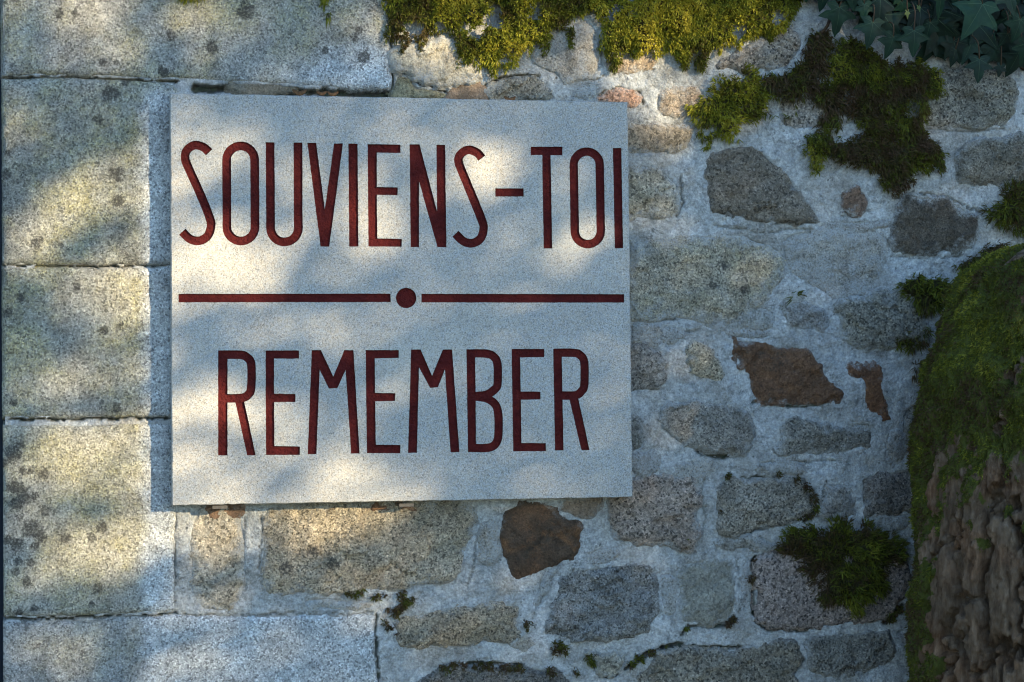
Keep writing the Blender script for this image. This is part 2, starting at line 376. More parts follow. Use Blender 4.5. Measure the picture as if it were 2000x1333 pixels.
st([(1215,245),(1343,242),(1352,270),(1324,300),(1215,298)], (0.31,0.27,0.22), 4, 5, 3, .3, .8, .2, .1, .25)
st([(1215,325),(1298,336),(1330,396),(1316,424),(1245,428),(1215,420)], (0.34,0.32,0.28), 5, 6, 3, .35, .9, .1, .2, .35)
st([(1168,189),(1196,175),(1245,182),(1253,196),(1231,206),(1170,206)], (0.38,0.24,0.18), 5, 3, 2, .25, .9, .3, 0, .1, "small pinkish stone")
st([(767,98),(832,84),(867,80),(916,98),(937,140),(923,158),(871,172),(818,154),(801,144),(769,138)], (0.42,0.39,0.34), 14, 5, 4, .42, .6, .2, .1, .2)
st([(772,149),(801,150),(818,165),(874,178),(871,200),(772,200)], (0.25,0.25,0.19), 0, 3, 4, .1, .6, .2, .3, .4, "greenish hollow stone over the plaque")
st([(878,170),(923,158),(943,163),(950,200),(874,200)], (0.26,0.20,0.155), 4, 2, 2, .1, .35, .3, 0, .2)
st([(953,170),(979,155),(1021,150),(1053,150),(1078,200),(951,200)], (0.30,0.29,0.26), 6, 6, 5, .25, .8, .1, .1, .4)
st([(1070,77),(1140,38),(1172,105),(1140,158),(1088,151),(1035,116)], (0.38,0.36,0.33), 3, 4, 3, .45, .8, .1)
st([(1190,118),(1215,105),(1281,103),(1274,133),(1195,144)], (0.36,0.29,0.22), 4, 4, 2, .3, .7, .4)
st([(1290,178),(1360,168),(1385,195),(1370,226),(1290,222)], (0.33,0.28,0.23), 3, 4, 3, .35, .8, .3)
st([(520,1008),(600,980),(905,980),(918,1040),(912,1080),(900,1110),(870,1138),(760,1150),(640,1158),(520,1158),(512,1100)], (0.36,0.325,0.27), 4, 5, 4, .30, .9, .2, .15, .45, "long brownish granite stone under the plaque")
st([(986,1006),(1000,989),(1040,984),(1063,989),(1091,1003),(1130,1024),(1137,1052),(1119,1090),(1067,1108),(1028,1129),(1004,1134),(986,1090),(979,1062)], (0.13,0.082,0.052), 5, 4, 4, .1, .4, .75, 0, .45, "dark rusty brown stone under the plaque")
st([(1094,990),(1110,975),(1168,972),(1172,999),(1154,1018),(1116,1006)], (0.26,0.21,0.17), 3, 2, 2, .25, .5, .3)
st([(1188,970),(1240,935),(1363,932),(1366,1010),(1360,1070),(1290,1068),(1225,1058),(1200,1050)], (0.33,0.28,0.25), 4, 5, 4, .28, .95, .15)
st([(1112,1118),(1228,1104),(1277,1118),(1284,1174),(1277,1216),(1246,1237),(1197,1248),(1070,1244),(1060,1234),(1088,1164)], (0.26,0.27,0.28), 8, 6, 8, .15, .9, .1, 0, .35, "rough blue grey stone")
st([(776,1209),(860,1192),(951,1185),(1014,1181),(1011,1216),(1000,1251),(867,1262),(780,1262),(773,1237)], (0.33,0.29,0.235), 6, 5, 4, .2, .95, .15, .1, .3)
st([(820,1360),(867,1307),(930,1302),(1018,1304),(1084,1313),(1110,1360)], (0.19,0.18,0.17), 8, 6, 6, .15, .9, 0, 0, .7)
st([(1151,1279),(1211,1279),(1216,1293),(1197,1316),(1176,1316),(1157,1300)], (0.30,0.29,0.25), 9, 4, 2, .3)
st([(1000,1244),(1032,1243),(1046,1262),(1021,1272),(1000,1265)], (0.30,0.30,0.27), 3, 4, 1, .4)
st([(1405,947),(1447,938),(1524,935),(1566,940),(1588,968),(1588,996),(1570,1013),(1496,1032),(1461,1038),(1408,1040),(1402,1006)], (0.28,0.265,0.24), 7, 6, 4, .18, .95)
st([(1615,943),(1661,957),(1663,1010),(1608,1017),(1608,985)], (0.26,0.25,0.24), 4, 4, 3, .35)
st([(1689,936),(1734,922),(1830,918),(1830,989),(1748,1006),(1699,1006),(1689,982)], (0.19,0.18,0.175), 6, 6, 4, .15, .9, .1)
st([(1325,1118),(1356,1097),(1430,1097),(1435,1146),(1433,1199),(1409,1220),(1342,1216),(1328,1181)], (0.28,0.285,0.265), 4, 3, 4, .33, .5, 0, 0, .25)
st([(1480,1092),(1524,1075),(1615,1069),(1756,1076),(1777,1132),(1756,1180),(1727,1207),(1580,1228),(1496,1225),(1478,1199),(1476,1139)], (0.29,0.25,0.24), 9, 4, 3, .1, 1.0, .05, 0, .25, "pinkish grey granite stone behind the moss cushion")
st([(1300,1272),(1363,1268),(1447,1272),(1545,1250),(1563,1286),(1549,1316),(1531,1360),(1255,1360),(1272,1290)], (0.25,0.235,0.205), 9, 7, 5, .15, .9, .1, 0, .6)
st([(1572,1248),(1685,1234),(1741,1237),(1748,1286),(1703,1311),(1622,1321),(1580,1311),(1573,1279)], (0.24,0.24,0.23), 7, 6, 5, .25, .9)
st([(1402,1050),(1465,1047),(1524,1060),(1489,1074),(1412,1071)], (0.24,0.235,0.22), 3, 2, 3, .35)
st([(1766,804),(1800,797),(1810,871),(1766,878)], (0.2,0.2,0.19), 4, 3, 3, .2)
st([(404,990),(470,988),(473,1006),(455,1012),(410,1012)], (0.20,0.135,0.10), 8, 1, 2, .1, .4, .6, 0, .2, 'rust stained mortar dab under the plaque clip')
st([(727,985),(820,983),(822,1002),(800,1007),(740,1005)], (0.18,0.13,0.10), 6, 1, 2, .1, .4, .6, 0, .2)
for o_, c_ in (([(1598,296),(1640,292),(1655,322),(1618,346),(1598,330)],(.30,.29,.27)),([(1238,884),(1290,888),(1288,922),(1240,926)],(.29,.28,.27)),([(1322,906),(1398,900),(1402,926),(1330,930)],(.31,.30,.28)),([(1730,850),(1764,842),(1768,900),(1732,906)],(.26,.25,.24)),([(1480,902),(1566,898),(1570,922),(1486,926)],(.28,.27,.25)),([(932,1030),(966,1022),(972,1088),(936,1104)],(.34,.32,.29)),([(1606,436),(1722,430),(1736,448),(1612,456)],(.28,.27,.26)),([(1150,1080),(1196,1066),(1206,1092),(1164,1104)],(.32,.31,.30)),([(1290,1130),(1318,1124),(1322,1196),(1296,1204)],(.30,.30,.29)),([(1446,1110),(1468,1104),(1466,1180),(1448,1186)],(.27,.26,.26)),([(1360,590),(1500,600),(1504,640),(1380,644)],(.31,.31,.29)),([(1240,630),(1330,640),(1325,668),(1242,668)],(.32,.31,.29)),([(1650,830),(1700,826),(1716,846),(1690,850)],(.25,.25,.24)),([(1060,1120),(1090,1114),(1064,1180),(1040,1186)],(.31,.31,.30)),([(1690,1010),(1770,1004),(1776,1030),(1700,1036)],(.25,.25,.24)),([(1420,640),(1500,646),(1496,664),(1430,662)],(.30,.28,.26)),([(1140,160),(1162,168),(1160,196),(1110,192)],(.38,.37,.34)),([(600,1168),(720,1172),(715,1192),(610,1190)],(.38,.37,.35))):
    st(o_, c_, 2.6, 3, 3, .46, .85, .1, 0, .4)
st([(378,1010),(470,1005),(470,1174),(382,1178)], (0.39,0.365,0.32), 3, 2, 3, .36, .85, .1, .15, .3)
st([(445,156),(470,160),(566,168),(566,186),(450,186)], (0.22,0.20,0.165), 3, 1, 1, .0, .4, .2, 0, .3, "flat wedge stone in the joint over the plaque")
B = []
B.append([(5,-205),(752,-205),(758,0),(764,95),(766,175),(700,176),(600,168),(480,161),(400,158),(345,152),(300,155),(200,149),(100,147),(5,149)])
B.append([(5,155),(100,153),(200,156),(300,161),(330,164),(348,172),(348,517),(200,518),(100,518),(5,517)])
B.append([(5,522),(100,523),(200,523),(348,521),(348,813),(200,816),(100,817),(5,817)])
B.append([(5,831),(100,830),(200,829),(348,826),(345,900),(342,1000),(341,1194),(270,1198),(200,1200),(100,1203),(5,1205)])
B.append([(5,1214),(150,1213),(250,1206),(342,1202),(560,1203),(735,1199),(731,1260),(738,1345),(738,1470),(5,1475)])
B.append([(5,1481),(430,1478),(430,1800),(5,1806)])
B.append([(5,1812),(640,1805),(640,2180),(5,2190)])

CR = [([(1405,1041),(1460,1041),(1500,1031)],5,10),([(1447,935),(1524,931)],4,9),([(1568,940),(1592,970),(1594,998),(1570,1020)],7,10),
 ([(1262,1276),(1300,1267),(1360,1262),(1450,1266)],6,12),([(1566,1290),(1545,1325)],9,14),([(1474,1088),(1469,1140),(1473,1200)],9,16),
 ([(1490,1085),(1540,1070),(1560,1068)],6,12),([(1475,1212),(1500,1229),(1575,1232)],6,12),([(1728,1214),(1762,1185)],12,16),
 ([(1333,1240),(1345,1223),(1410,1223),(1432,1208)],8,13),([(1362,882),(1400,892),(1440,889)],8,14),([(1468,834),(1470,846)],13,16),
 ([(1515,436),(1591,433)],4,9),([(1872,352),(1960,357)],5,10),([(862,1306),(930,1298),(1018,1301)],7,12),([(1084,1309),(1110,1338)],6,12),
 ([(1222,1306),(1263,1274),(1337,1257)],8,14),([(948,168),(979,151),(1053,146)],6,14),([(818,158),(871,175)],6,14),([(1153,1296),(1174,1320),(1205,1318)],6,12),
 ([(1225,622),(1316,626)],4,8),([(1085,150),(1130,161),(1200,145),(1276,135)],3,7),([(1168,187),(1198,173),(1246,181),(1256,200)],4,8),
 ([(1330,345),(1334,396),(1318,425)],3,7),([(380,172),(470,178),(560,178),(660,183),(780,188)],14,22),([(766,60),(768,178)],6,18),
 ([(342,1005),(340,1100),(342,1195)],2.5,8),([(342,1200),(420,1203),(735,1197)],2.5,6),([(735,1200),(733,1260),(739,1340)],5,9),
 ([(1405,960),(1403,1005)],5,8),([(1615,940),(1606,985)],5,9),([(1690,940),(1691,985)],6,9),([(1120,1112),(1095,1155),(1066,1232)],2.5,6),
 ([(1487,1052),(1488,1075)],5,8),([(1462,1050),(1455,1068)],5,8),([(1748,386),(1790,378),(1850,386),(1915,415)],3,8),([(5,153),(200,153),(345,162)],4,20),([(5,519),(120,521),(348,519)],4,18),([(5,819),(200,818),(348,815)],4,18),([(5,1210),(150,1208),(342,1199)],4,14),([(45,1209),(65,1209)],8,26),([(1240,640),(1300,655),(1360,648)],3,4.5),([(1560,905),(1610,900),(1660,905)],3,4.5),([(1380,905),(1372,960),(1378,1010),(1370,1060)],3,4.5),([(1060,1120),(1050,1180),(1040,1210)],3,4.5),([(930,1020),(928,1090),(915,1150)],3,4.5),([(478,1010),(476,1100),(480,1175)],3,4.5),([(512,1010),(508,1100),(515,1160)],3,4.5),([(1310,1110),(1305,1180)],3,4.5),([(1442,1100),(1444,1200)],3,4.5),([(1690,1240),(1760,1232)],3,4.5),([(1395,440),(1480,452),(1590,448)],3,4.5),([(1740,500),(1800,506),(1880,500)],3,4.5),([(1800,252),(1890,258),(1960,252)],3,4.5),([(1640,425),(1700,412)],3,4.5),([(1300,300),(1345,285)],3,4.5),([(1470,785),(1515,792),(1600,793)],4,7)]

SPOTS = [(335,72,10),(117,28,9),(146,26,7),(480,22,17),(412,92,12),(200,122,8),(228,122,5),(215,182,16),(245,160,10),(227,340,12),(232,350,7),(230,395,11),(190,235,9),(12,340,9),(70,475,10),(80,470,7),(15,612,9),(202,645,9),(235,635,6),
 (27,785,7),(228,797,9),(26,885,18),(40,870,10),(84,925,11),(45,920,8),(60,919,7),(30,952,14),(45,968,14),(67,968,8),(30,985,12),(38,1010,8),(88,997,9),(60,1033,17),(78,1045,12),(34,1063,14),(15,1055,9),(68,1065,7),(128,1050,10),(200,1030,11),(178,1050,9),
 (36,1098,8),(30,1115,8),(60,1100,8),(54,1137,10),(190,1148,10),(68,1188,8),(36,1197,8),(180,1180,7),(690,75,9),(708,113,13),(635,100,7),(320,140,9),(118,480,6),(16,300,6),(5,905,9),(610,1075,10),(560,1110,14),(650,1100,12),(1390,558,8),(1453,565,9),(1415,520,8),(700,60,8),(150,560,7),(40,580,9)]
SPW = W([(a, b) for a, b, r in SPOTS]); SPR = np.array([r for a, b, r in SPOTS]) * 0.001
def spot_attr(P):
    v = np.zeros(len(P))
    for (x, z), r in zip(SPW, SPR):
        d = np.hypot(P[:, 0] - x, P[:, 1] - z)
        np.maximum(v, np.clip(1.0 - 0.5 * d / r, 0, 1), out=v)
    return v

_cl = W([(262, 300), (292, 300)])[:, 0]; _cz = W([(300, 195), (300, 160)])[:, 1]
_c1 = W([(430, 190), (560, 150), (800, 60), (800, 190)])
def clean_lift_attr(P):       # cleaner granite round the plaque, its colour also lightening the shadow strip
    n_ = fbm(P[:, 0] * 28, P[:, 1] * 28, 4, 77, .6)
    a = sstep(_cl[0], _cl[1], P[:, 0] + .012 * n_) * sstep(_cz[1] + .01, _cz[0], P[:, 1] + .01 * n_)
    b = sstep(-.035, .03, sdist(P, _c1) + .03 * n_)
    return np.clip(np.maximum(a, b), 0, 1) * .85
def grid_faces(mask):
    nz, nx = mask.shape
    ok = mask[:-1, :-1] & mask[1:, :-1] & mask[:-1, 1:] & mask[1:, 1:]
    j, i = np.nonzero(ok); a = j * nx + i
    q = np.stack([a, a + 1, a + nx + 1, a + nx], 1)
    used, inv = np.unique(q, return_inverse=True)
    return used, inv.reshape(q.shape)
STONE_POLY = []
def heightfield_stone(poly, p, d, r, seed, step=0.0034, margin=0.008, edge=0.012, chip=0.0080, sharp=False):
    lo = poly.min(0) - margin; hi = poly.max(0) + margin
    xs = np.arange(lo[0], hi[0] + step, step); zs = np.arange(lo[1], hi[1] + step, step)
    X, Z = np.meshgrid(xs, zs); P = np.stack([X.ravel(), Z.ravel()], 1)
    wob = np.stack([fbm(P[:, 0] * 38, P[:, 1] * 38, 4, seed, .6), fbm(P[:, 0] * 38, P[:, 1] * 38, 4, seed + 9, .6)], 1) * chip * 1.8
    D = sdist(P + wob, poly)
    if sharp:
        h = p - 0.007 * np.exp(-np.clip(D, 0, 1) / 0.0045) * (1 + 0.8 * fbm(P[:, 0] * 30, P[:, 1] * 30, 3, seed + 4))
        h = h + 0.0022 * fbm(P[:, 0] * 9, P[:, 1] * 9, 3, seed + 3) + r * fbm(P[:, 0] * 70, P[:, 1] * 70, 4, seed + 2, .6)
        h = np.where(D < 0, h + np.clip(D, -1, 0) * 5.0, h)
    else:
        h = p + d * (1 - np.exp(-np.clip(D, 0, 1) / 0.022)) - 0.004 * np.exp(-np.clip(D, 0, 1) / edge * 2)
        fac = fbm(P[:, 0] * 16, P[:, 1] * 16, 2, seed + 5)
        h = h + r * (0.9 * np.sign(fac) * np.abs(fac) ** 0.7 + 0.9 * fbm(P[:, 0] * 48, P[:, 1] * 48, 5, seed + 6, .62))
        h = h + r * 1.1 * (worley(P[:, 0] * 24 + .4 * wob[:, 0] / chip, P[:, 1] * 30 + .4 * wob[:, 1] / chip, seed)[2] - .5) * sstep(0, .012, D)
        h = np.where(D < 0, h + np.clip(D, -1, 0) * 1.6, h)
    V = np.stack([P[:, 0], -h, P[:, 1]], 1)
    used, Fq = grid_faces((D > -margin).reshape(X.shape))
    return V[used], Fq, P[used], np.exp(-np.clip(D[used], 0, 1) / .012)
def props(o, s):
    o.color = (*s["col"], 1)
    for k, v in (("wash", s["w"]), ("contrast", s["c"]), ("rust", s["ru"]), ("lichen", s["li"]), ("crust", s["cr"]), ("grain", s.get("g", 240))): o[k] = float(v)

for i, s in enumerate(S):
    poly = W(catmull(s["o"], 4, True)); STONE_POLY.append((poly, s["p"]))
    V, Fq, P, RM = heightfield_stone(poly, s["p"] * .00085, s["d"] * .0010, s["r"] * .00135, 20 + i * 7)
    s["g"] = random.choice((240, 270, 300, 330)); s["c"] *= .95; s["col"] = tuple(min(a * b, .5) for a, b in zip(s["col"], (1.24, 1.13, 0.99)) ) if max(s["col"]) > .15 else s["col"]
    s["w"] -= .04
    o = mesh_obj("rubble_stone", V, Fq, M_GRAN, wall, attrs={"spot": spot_attr(P), "rim": RM}); props(o, s)
    if s["L"]: o["label"] = s["L"]
BLK = [((.43,.41,.37),.7,.5),((.40,.385,.335),.85,.62),((.42,.40,.345),.9,.5),((.44,.415,.355),.75,.38),((.44,.43,.41),.35,.42),((.40,.385,.34),.5,.5),((.38,.37,.33),.5,.5)]
for i, (b, (c, li, cr)) in enumerate(zip(B, BLK)):
    bp = np.asarray(b, float); dens = []
    for a, e in zip(bp, np.roll(bp, -1, 0)):
        k = max(int(np.linalg.norm(e - a) / 14), 1); dens += [a + (e - a) * t for t in np.linspace(0, 1, k, endpoint=False)]
    poly = W(np.array(dens)); STONE_POLY.append((poly, 6))
    V, Fq, P, RM = heightfield_stone(poly, 0.006, 0, 0.0016, 400 + i * 11, 0.003, 0.007, chip=0.0022, sharp=True)
    if True:   # the blocks return round the wall's end
        e = P[:, 0] < X_END - 0.003
        V[e, 1] = 0.16; V[e, 0] = X_END - 0.003
    o = mesh_obj("dressed_block", V, Fq, M_GRAN, wall, attrs={"spot": spot_attr(P), "clean_lift": clean_lift_attr(P)})
    props(o, dict(col=c, w=.20, c=.72, ru=.12, li=li, cr=cr, g=330 - 25 * (i % 3)))

# mortar sheet: fine in the picture, coarse beyond it
def axis(a, b, lo, hi, f, c):
    return np.concatenate([np.arange(a, lo, c), np.arange(lo, hi, f), np.arange(hi, b + c, c)])
xs = axis(X_END + .004, X_RIGHT, X_END + .004, W([2040, 660])[0], 0.0034, 0.02)
zs = axis(-0.05, Z_TOP, W([1000, 1350])[1], W([1000, -20])[1], 0.0034, 0.02)
X, Z = np.meshgrid(xs, zs); P = np.stack([X.ravel(), Z.ravel()], 1)
h = 0.0045 * fbm(P[:, 0] * 7, P[:, 1] * 7, 3, 90) + 0.0042 * fbm(P[:, 0] * 30, P[:, 1] * 30, 4, 91, .6) + 0.0012 * fbm(P[:, 0] * 110, P[:, 1] * 110, 3, 92, .6)
dirt = np.zeros(len(P))
# rubble outside the picture
OUT = []
for row in range(-2, 14):
    z0 = row * 0.168; xo = -0.9 + (row % 2) * 0.13
    while xo < X_RIGHT - .1:
        w_ = random.uniform(.18, .34); h_ = random.uniform(.12, .15)
        cx, cz = xo + w_ / 2, z0 + .08
        in_frame = cx < W([2060, 660])[0] and cz > W([1000, 1400])[1]
        in_blocks = cx < W([760, 660])[0] + .05 and cz < 2.6 and (cx < W([700, 660])[0])
        if not in_frame and not in_blocks and .0 < cz < Z_TOP - .06:
            a = np.linspace(0, 2 * math.pi, 10, endpoint=False)
            k = 1 / np.maximum(np.abs(np.cos(a)) ** 3 + np.abs(np.sin(a)) ** 3, .1) ** (1 / 3) * np.array([random.uniform(.8, 1.0) for _ in a])
            OUT.append(catmull(np.stack([cx + np.cos(a) * k * (w_ / 2 - .012), cz + np.sin(a) * k * (h_ / 2)], 1), 4, True))
        xo += w_
for poly, pr in STONE_POLY + [(q, 5) for q in OUT]:
    lo, hi = poly.min(0) - .02, poly.max(0) + .02
    k = np.nonzero((P[:, 0] > lo[0]) & (P[:, 0] < hi[0]) & (P[:, 1] > lo[1]) & (P[:, 1] < hi[1]))[0]
    if len(k) == 0: continue
    D = sdist(P[k], poly); h[k] -= 0.016 * sstep(0.001, 0.016, D)
for ln, wd, dp in CR:
    q = W(ln); lo, hi = q.min(0) - .03, q.max(0) + .03
    k = np.nonzero((P[:, 0] > lo[0]) & (P[:, 0] < hi[0]) & (P[:, 1] > lo[1]) & (P[:, 1] < hi[1]))[0]
    wob = np.stack([fbm(P[k, 0] * 60, P[k, 1] * 60, 3, 95, .6), fbm(P[k, 0] * 60, P[k, 1] * 60, 3, 97, .6)], 1) * 0.006
    D = ldist(P[k] + wob, q) / (wd * .001 * (0.75 + 0.5 * fbm(P[k, 0] * 25, P[k, 1] * 25, 2, 99)))
    h[k] -= dp * .001 * (1 - sstep(.35, .8, D)); dirt[k] = np.maximum(dirt[k], (1 - sstep(.4, 1.1, D)) * (0.85 if wd > 3 else .35))
top = P[:, 1] > Z_TOP - 0.01
V = np.stack([P[:, 0], -h, P[:, 1]], 1)
nx = len(xs); j, i = np.meshgrid(np.arange(len(zs) - 1), np.arange(nx - 1), indexing='ij'); a = (j * nx + i).ravel()
mesh_obj("mortar", V, np.stack([a, a + 1, a + nx + 1, a + nx], 1), M_MORT, wall, attrs={"dirt": dirt})
mb = MB(); mb.box(X_END + .006, X_RIGHT, 0.03, 0.46, -.05, Z_TOP + .004); mb.box(X_END + .012, X_RIGHT, 0.0, 0.44, Z_TOP + .004, Z_TOP + .03)
core = mb.build("wall_core", M_MORT, wall, False)
ov, of_, n0 = [], [], 0
for i, poly in enumerate(OUT):
    V, Fq, PP, RM = heightfield_stone(poly, .005, .006, .004, 900 + i, .012, .016)
    ov.append(V); of_.append(Fq + n0); n0 += len(V)
ro = mesh_obj("rubble_stone", np.concatenate(ov), np.concatenate(of_), M_GRAN, wall); ro["kind"] = "stuff"
props(ro, dict(col=G, w=.25, c=.9, ru=.15, li=.1, cr=.4))

# dark blue boards filling the strip beyond the wall's left end
panel = empty("panel", (X_END - .5, .14, 0), "dark blue boards beside the pale dressed blocks", "panel")
mb = MB()
for k in range(6): mb.box(X_END + .004 - .16 * (k + 1) + .003, X_END + .004 - .16 * k, .165, .20, .02, 2.3)
mb.build("panel_boards", M_BLUE, panel, False)
mb = MB(); mb.box(X_END - .95, X_END - .001, .2005, .23, .4, .52); mb.box(X_END - .95, X_END - .001, .2005, .23, 1.7, 1.82); mb.build("panel_rail", M_BLUE, panel, False)

# ------------------------------------------------------------------ the plaque
YF, YFLOOR, YB = -0.045, -0.0415, -0.012
def z1(p): return [(330 + x / 5, 260 + y / 5) for x, y in p]
def z2(p): return [(670 + x / 5, 260 + y / 5) for x, y in p]
def z3(p): return [(930 + x / 5.553, 260 + y / 5.553) for x, y in p]
def z4(p): return [(410 + x / 5, 670 + y / 5) for x, y in p]
def z5(p): return [(790 + x / 5, 670 + y / 5) for x, y in p]
def stroke(path, w, closed=False):
    p = np.asarray(path, float)
    t = np.roll(p, -1, 0) - np.roll(p, 1, 0) if closed else np.gradient(p, axis=0)
    t /= np.linalg.norm(t, axis=1)[:, None]; nrm = np.stack([-t[:, 1], t[:, 0]], 1) * w / 2
    if closed: return [p + nrm, p - nrm]
    return [np.concatenate([p + nrm, (p - nrm)[::-1]])]
def arc(cx, cy, r, a0, a1, n=14): return [(cx + r * math.cos(a), cy + r * math.sin(a)) for a in np.linspace(a0, a1, n)]
PI = math.pi
def poly(p): return [np.asarray(p, float)]
LET1 = [
 ("S", [stroke(catmull(z1([(393,190),(345,145),(270,119),(205,140),(165,190),(158,245),(175,305),(307,600),(395,820),(412,905),(385,995),(335,1040),(275,1055),(200,1032),(130,965)]), 5), 17)]),
 ("O", [stroke(z1(arc(700,264,137,PI,2*PI) + arc(703,919,137,0,PI)), 17.2, True)]),
 ("U", [stroke(z1([(988,92),(989,400),(992,800)] + arc(1128,929,136,PI,0,16) + [(1262,800),(1261,400),(1260,95)]), 17.2)]),
 ("V", [poly(z1([(1352,98),(1438,98),(1522,745),(1612,105),(1700,102),(1565,1110),(1480,1110)]))]),
 ("I", [poly(z1([(1752,105),(1842,105),(1850,1110),(1760,1110)]))]),
 ("E", [poly(z2([(240,110),(560,114),(562,197),(330,192),(330,528),(535,532),(532,608),(330,605),(335,1030),(575,1035),(573,1112),(248,1110)]))]),
 ("N", [poly(z2([(650,112),(748,112),(918,765),(912,118),(997,118),(1010,1118),(922,1116),(742,475),(742,1116),(660,1116)]))]),
 ("S", [stroke(catmull(z2([(1355,247),(1310,195),(1235,165),(1175,185),(1133,235),(1130,290),(1150,345),(1270,640),(1355,850),(1372,930),(1350,1020),(1300,1065),(1240,1077),(1170,1055),(1098,985)]), 5), 17)]),
 ("hyphen", [poly(z2([(1487,542),(1763,542),(1763,622),(1487,622)]))]),
 ("T", [poly(z3([(590,150),(936,150),(936,242),(808,243),(825,1253),(732,1253),(716,240),(590,240)]))]),
 ("O", [stroke(z3(arc(1199,344,141,PI,2*PI) + arc(1211,1066,141,0,PI)), 16.6, True)]),
 ("I", [poly(z3([(1483,163),(1575,162),(1594,1252),(1503,1252)]))])]
LET2 = [
 ("R", [poly(z4([(80,75),(172,75),(172,1100),(80,1100)])), stroke(catmull(z4([(90,117),(290,117),(360,140),(403,210),(403,435),(375,505),(300,540),(90,540)]), 5), 16.8), poly(z4([(243,555),(331,555),(447,1098),(363,1098)]))]),
 ("E", [poly(z4([(543,75),(870,75),(872,155),(627,155),(627,497),(836,500),(836,578),(627,580),(630,1008),(880,1012),(878,1095),(548,1095)]))]),
 ("M", [poly(z4([(995,72),(1085,72),(1205,330),(1312,72),(1402,72),(1462,1082),(1380,1082),(1325,265),(1245,443),(1160,445),(1072,262),(1040,1088),(955,1088)]))]),
 ("E", [poly(z4([(1520,70),(1845,72),(1845,148),(1610,152),(1612,490),(1810,492),(1808,568),(1614,572),(1620,995),(1860,998),(1858,1078),(1533,1078)]))]),
 ("M", [poly(z5([(65,65),(158,65),(270,322),(375,65),(465,65),(537,1068),(450,1070),(395,260),(328,435),(250,440),(142,240),(122,1075),(35,1075)]))]),
 ("B", [poly(z5([(605,65),(690,65),(700,1066),(620,1068)])), stroke(catmull(z5([(615,105),(790,105),(870,135),(908,210),(908,400),(880,455),(800,507),(640,525)]), 5), 16.4), stroke(catmull(z5([(640,522),(790,540),(880,595),(915,690),(917,900),(890,985),(820,1025),(630,1027)]), 5), 16.4)]),
 ("E", [poly(z5([(1045,60),(1365,60),(1365,140),(1130,143),(1135,475),(1328,478),(1328,553),(1137,556),(1142,978),(1380,980),(1382,1058),(1062,1060)]))]),
 ("R", [poly(z5([(1452,60),(1535,60),(1553,1052),(1470,1052)])), stroke(catmull(z5([(1462,98),(1650,98),(1715,120),(1755,190),(1757,400),(1735,465),(1665,512),(1465,512)]), 5), 16.4), poly(z5([(1603,518),(1692,518),(1808,1048),(1728,1048)]))])]
RULES = [("rule", [poly([(348.6,574.5),(763,574),(763,590.5),(348.6,591)])]), ("rule", [poly([(823,574.3),(1219,575),(1219,591.5),(823,591.2)])]), ("dot", [poly(arc(793.3,582.5,19.9,0,2*PI*(1-1/48),48))])]

def densify(p, k=5.0, jit=0.2, seed=0):
    out = []
    for a, b in zip(p, np.roll(p, -1, 0)):
        nn = max(int(np.linalg.norm(b - a) / k), 1); out += [a + (b - a) * t for t in np.linspace(0, 1, nn, endpoint=False)]
    out = np.array(out)
    return out + jit * np.stack([fbm(out[:, 0] * .14, out[:, 1] * .14, 2, seed), fbm(out[:, 0] * .14, out[:, 1] * .14, 2, seed + 3)], 1) * 2
def prep(items):
    return [(nm, [[W(densify(l, seed=60), YF) for l in sh] for sh in shapes]) for nm, shapes in items]
LET1, LET2, RULES = prep(LET1), prep(LET2), prep(RULES)
def inside(C, shapes):
    r = np.zeros(len(C), bool)
    for sh in shapes:
        e = np.zeros(len(C), bool)
        for l in sh: e ^= sdist(C, l) > 0
        r |= e
    return r
def cdt(loops, extra=None):
    vs_, es = [], []
    for l in loops:
        n0 = len(vs_); vs_ += [Vector((float(a), float(b))) for a, b in l]
        es += [(n0 + i, n0 + (i + 1) % len(l)) for i in range(len(l))]
    if extra is not None: vs_ += [Vector((float(a), float(b))) for a, b in extra]
    v, e, f, *_ = delaunay_2d_cdt(vs_, es, [], 0, 1e-7)
    return np.array([tuple(x) for x in v]), np.array([tuple(x) for x in f])
def boundary(Ft):
    c = {}
    for t in Ft:
        for a, b in ((t[0], t[1]), (t[1], t[2]), (t[2], t[0])): c[(int(a), int(b))] = 1
    return [e for e in c if (e[1], e[0]) not in c]

corners = np.array([(332.5, 182.5), (1226, 200), (1236, 971.5), (336, 988)], float)
edge = densify(corners, 9, 0.55, 71)
pc = W(edge, YF); cen = pc.mean(0)
inner_loop = cen + (pc - cen) * 0.9965
plaque = empty("stone_plaque", (cen[0], YB, pc[:, 1].min()), "grey granite plaque with carved red lettering hung on the old stone wall", "plaque")
allsh = [x for it in (LET1, LET2, RULES) for _, x in it]
v2, f2 = cdt([inner_loop] + [l for shs in allsh for sh in shs for l in sh])
C = v2[f2].mean(1); keep = sdist(C, inner_loop) > 0
for shs in allsh:
    lo = np.min([l.min(0) for sh in shs for l in sh], 0); hi = np.max([l.max(0) for sh in shs for l in sh], 0)
    k = np.nonzero(keep & (C[:, 0] > lo[0]) & (C[:, 0] < hi[0]) & (C[:, 1] > lo[1]) & (C[:, 1] < hi[1]))[0]
    keep[k[inside(C[k], shs)]] = False
def orient(V2, Ft):
    a, b, c = V2[Ft[:, 0]], V2[Ft[:, 1]], V2[Ft[:, 2]]
    s_ = (b[:, 0] - a[:, 0]) * (c[:, 1] - a[:, 1]) - (b[:, 1] - a[:, 1]) * (c[:, 0] - a[:, 0])
    Ft = Ft.copy(); Ft[s_ < 0] = Ft[s_ < 0][:, ::-1]; return Ft          # faces -y when counter-clockwise in x,z
f2 = orient(v2, f2[keep])
V = [(x, YF, z) for x, z in v2]; Fc = [tuple(t) for t in f2]
n0 = len(V); N = len(pc)
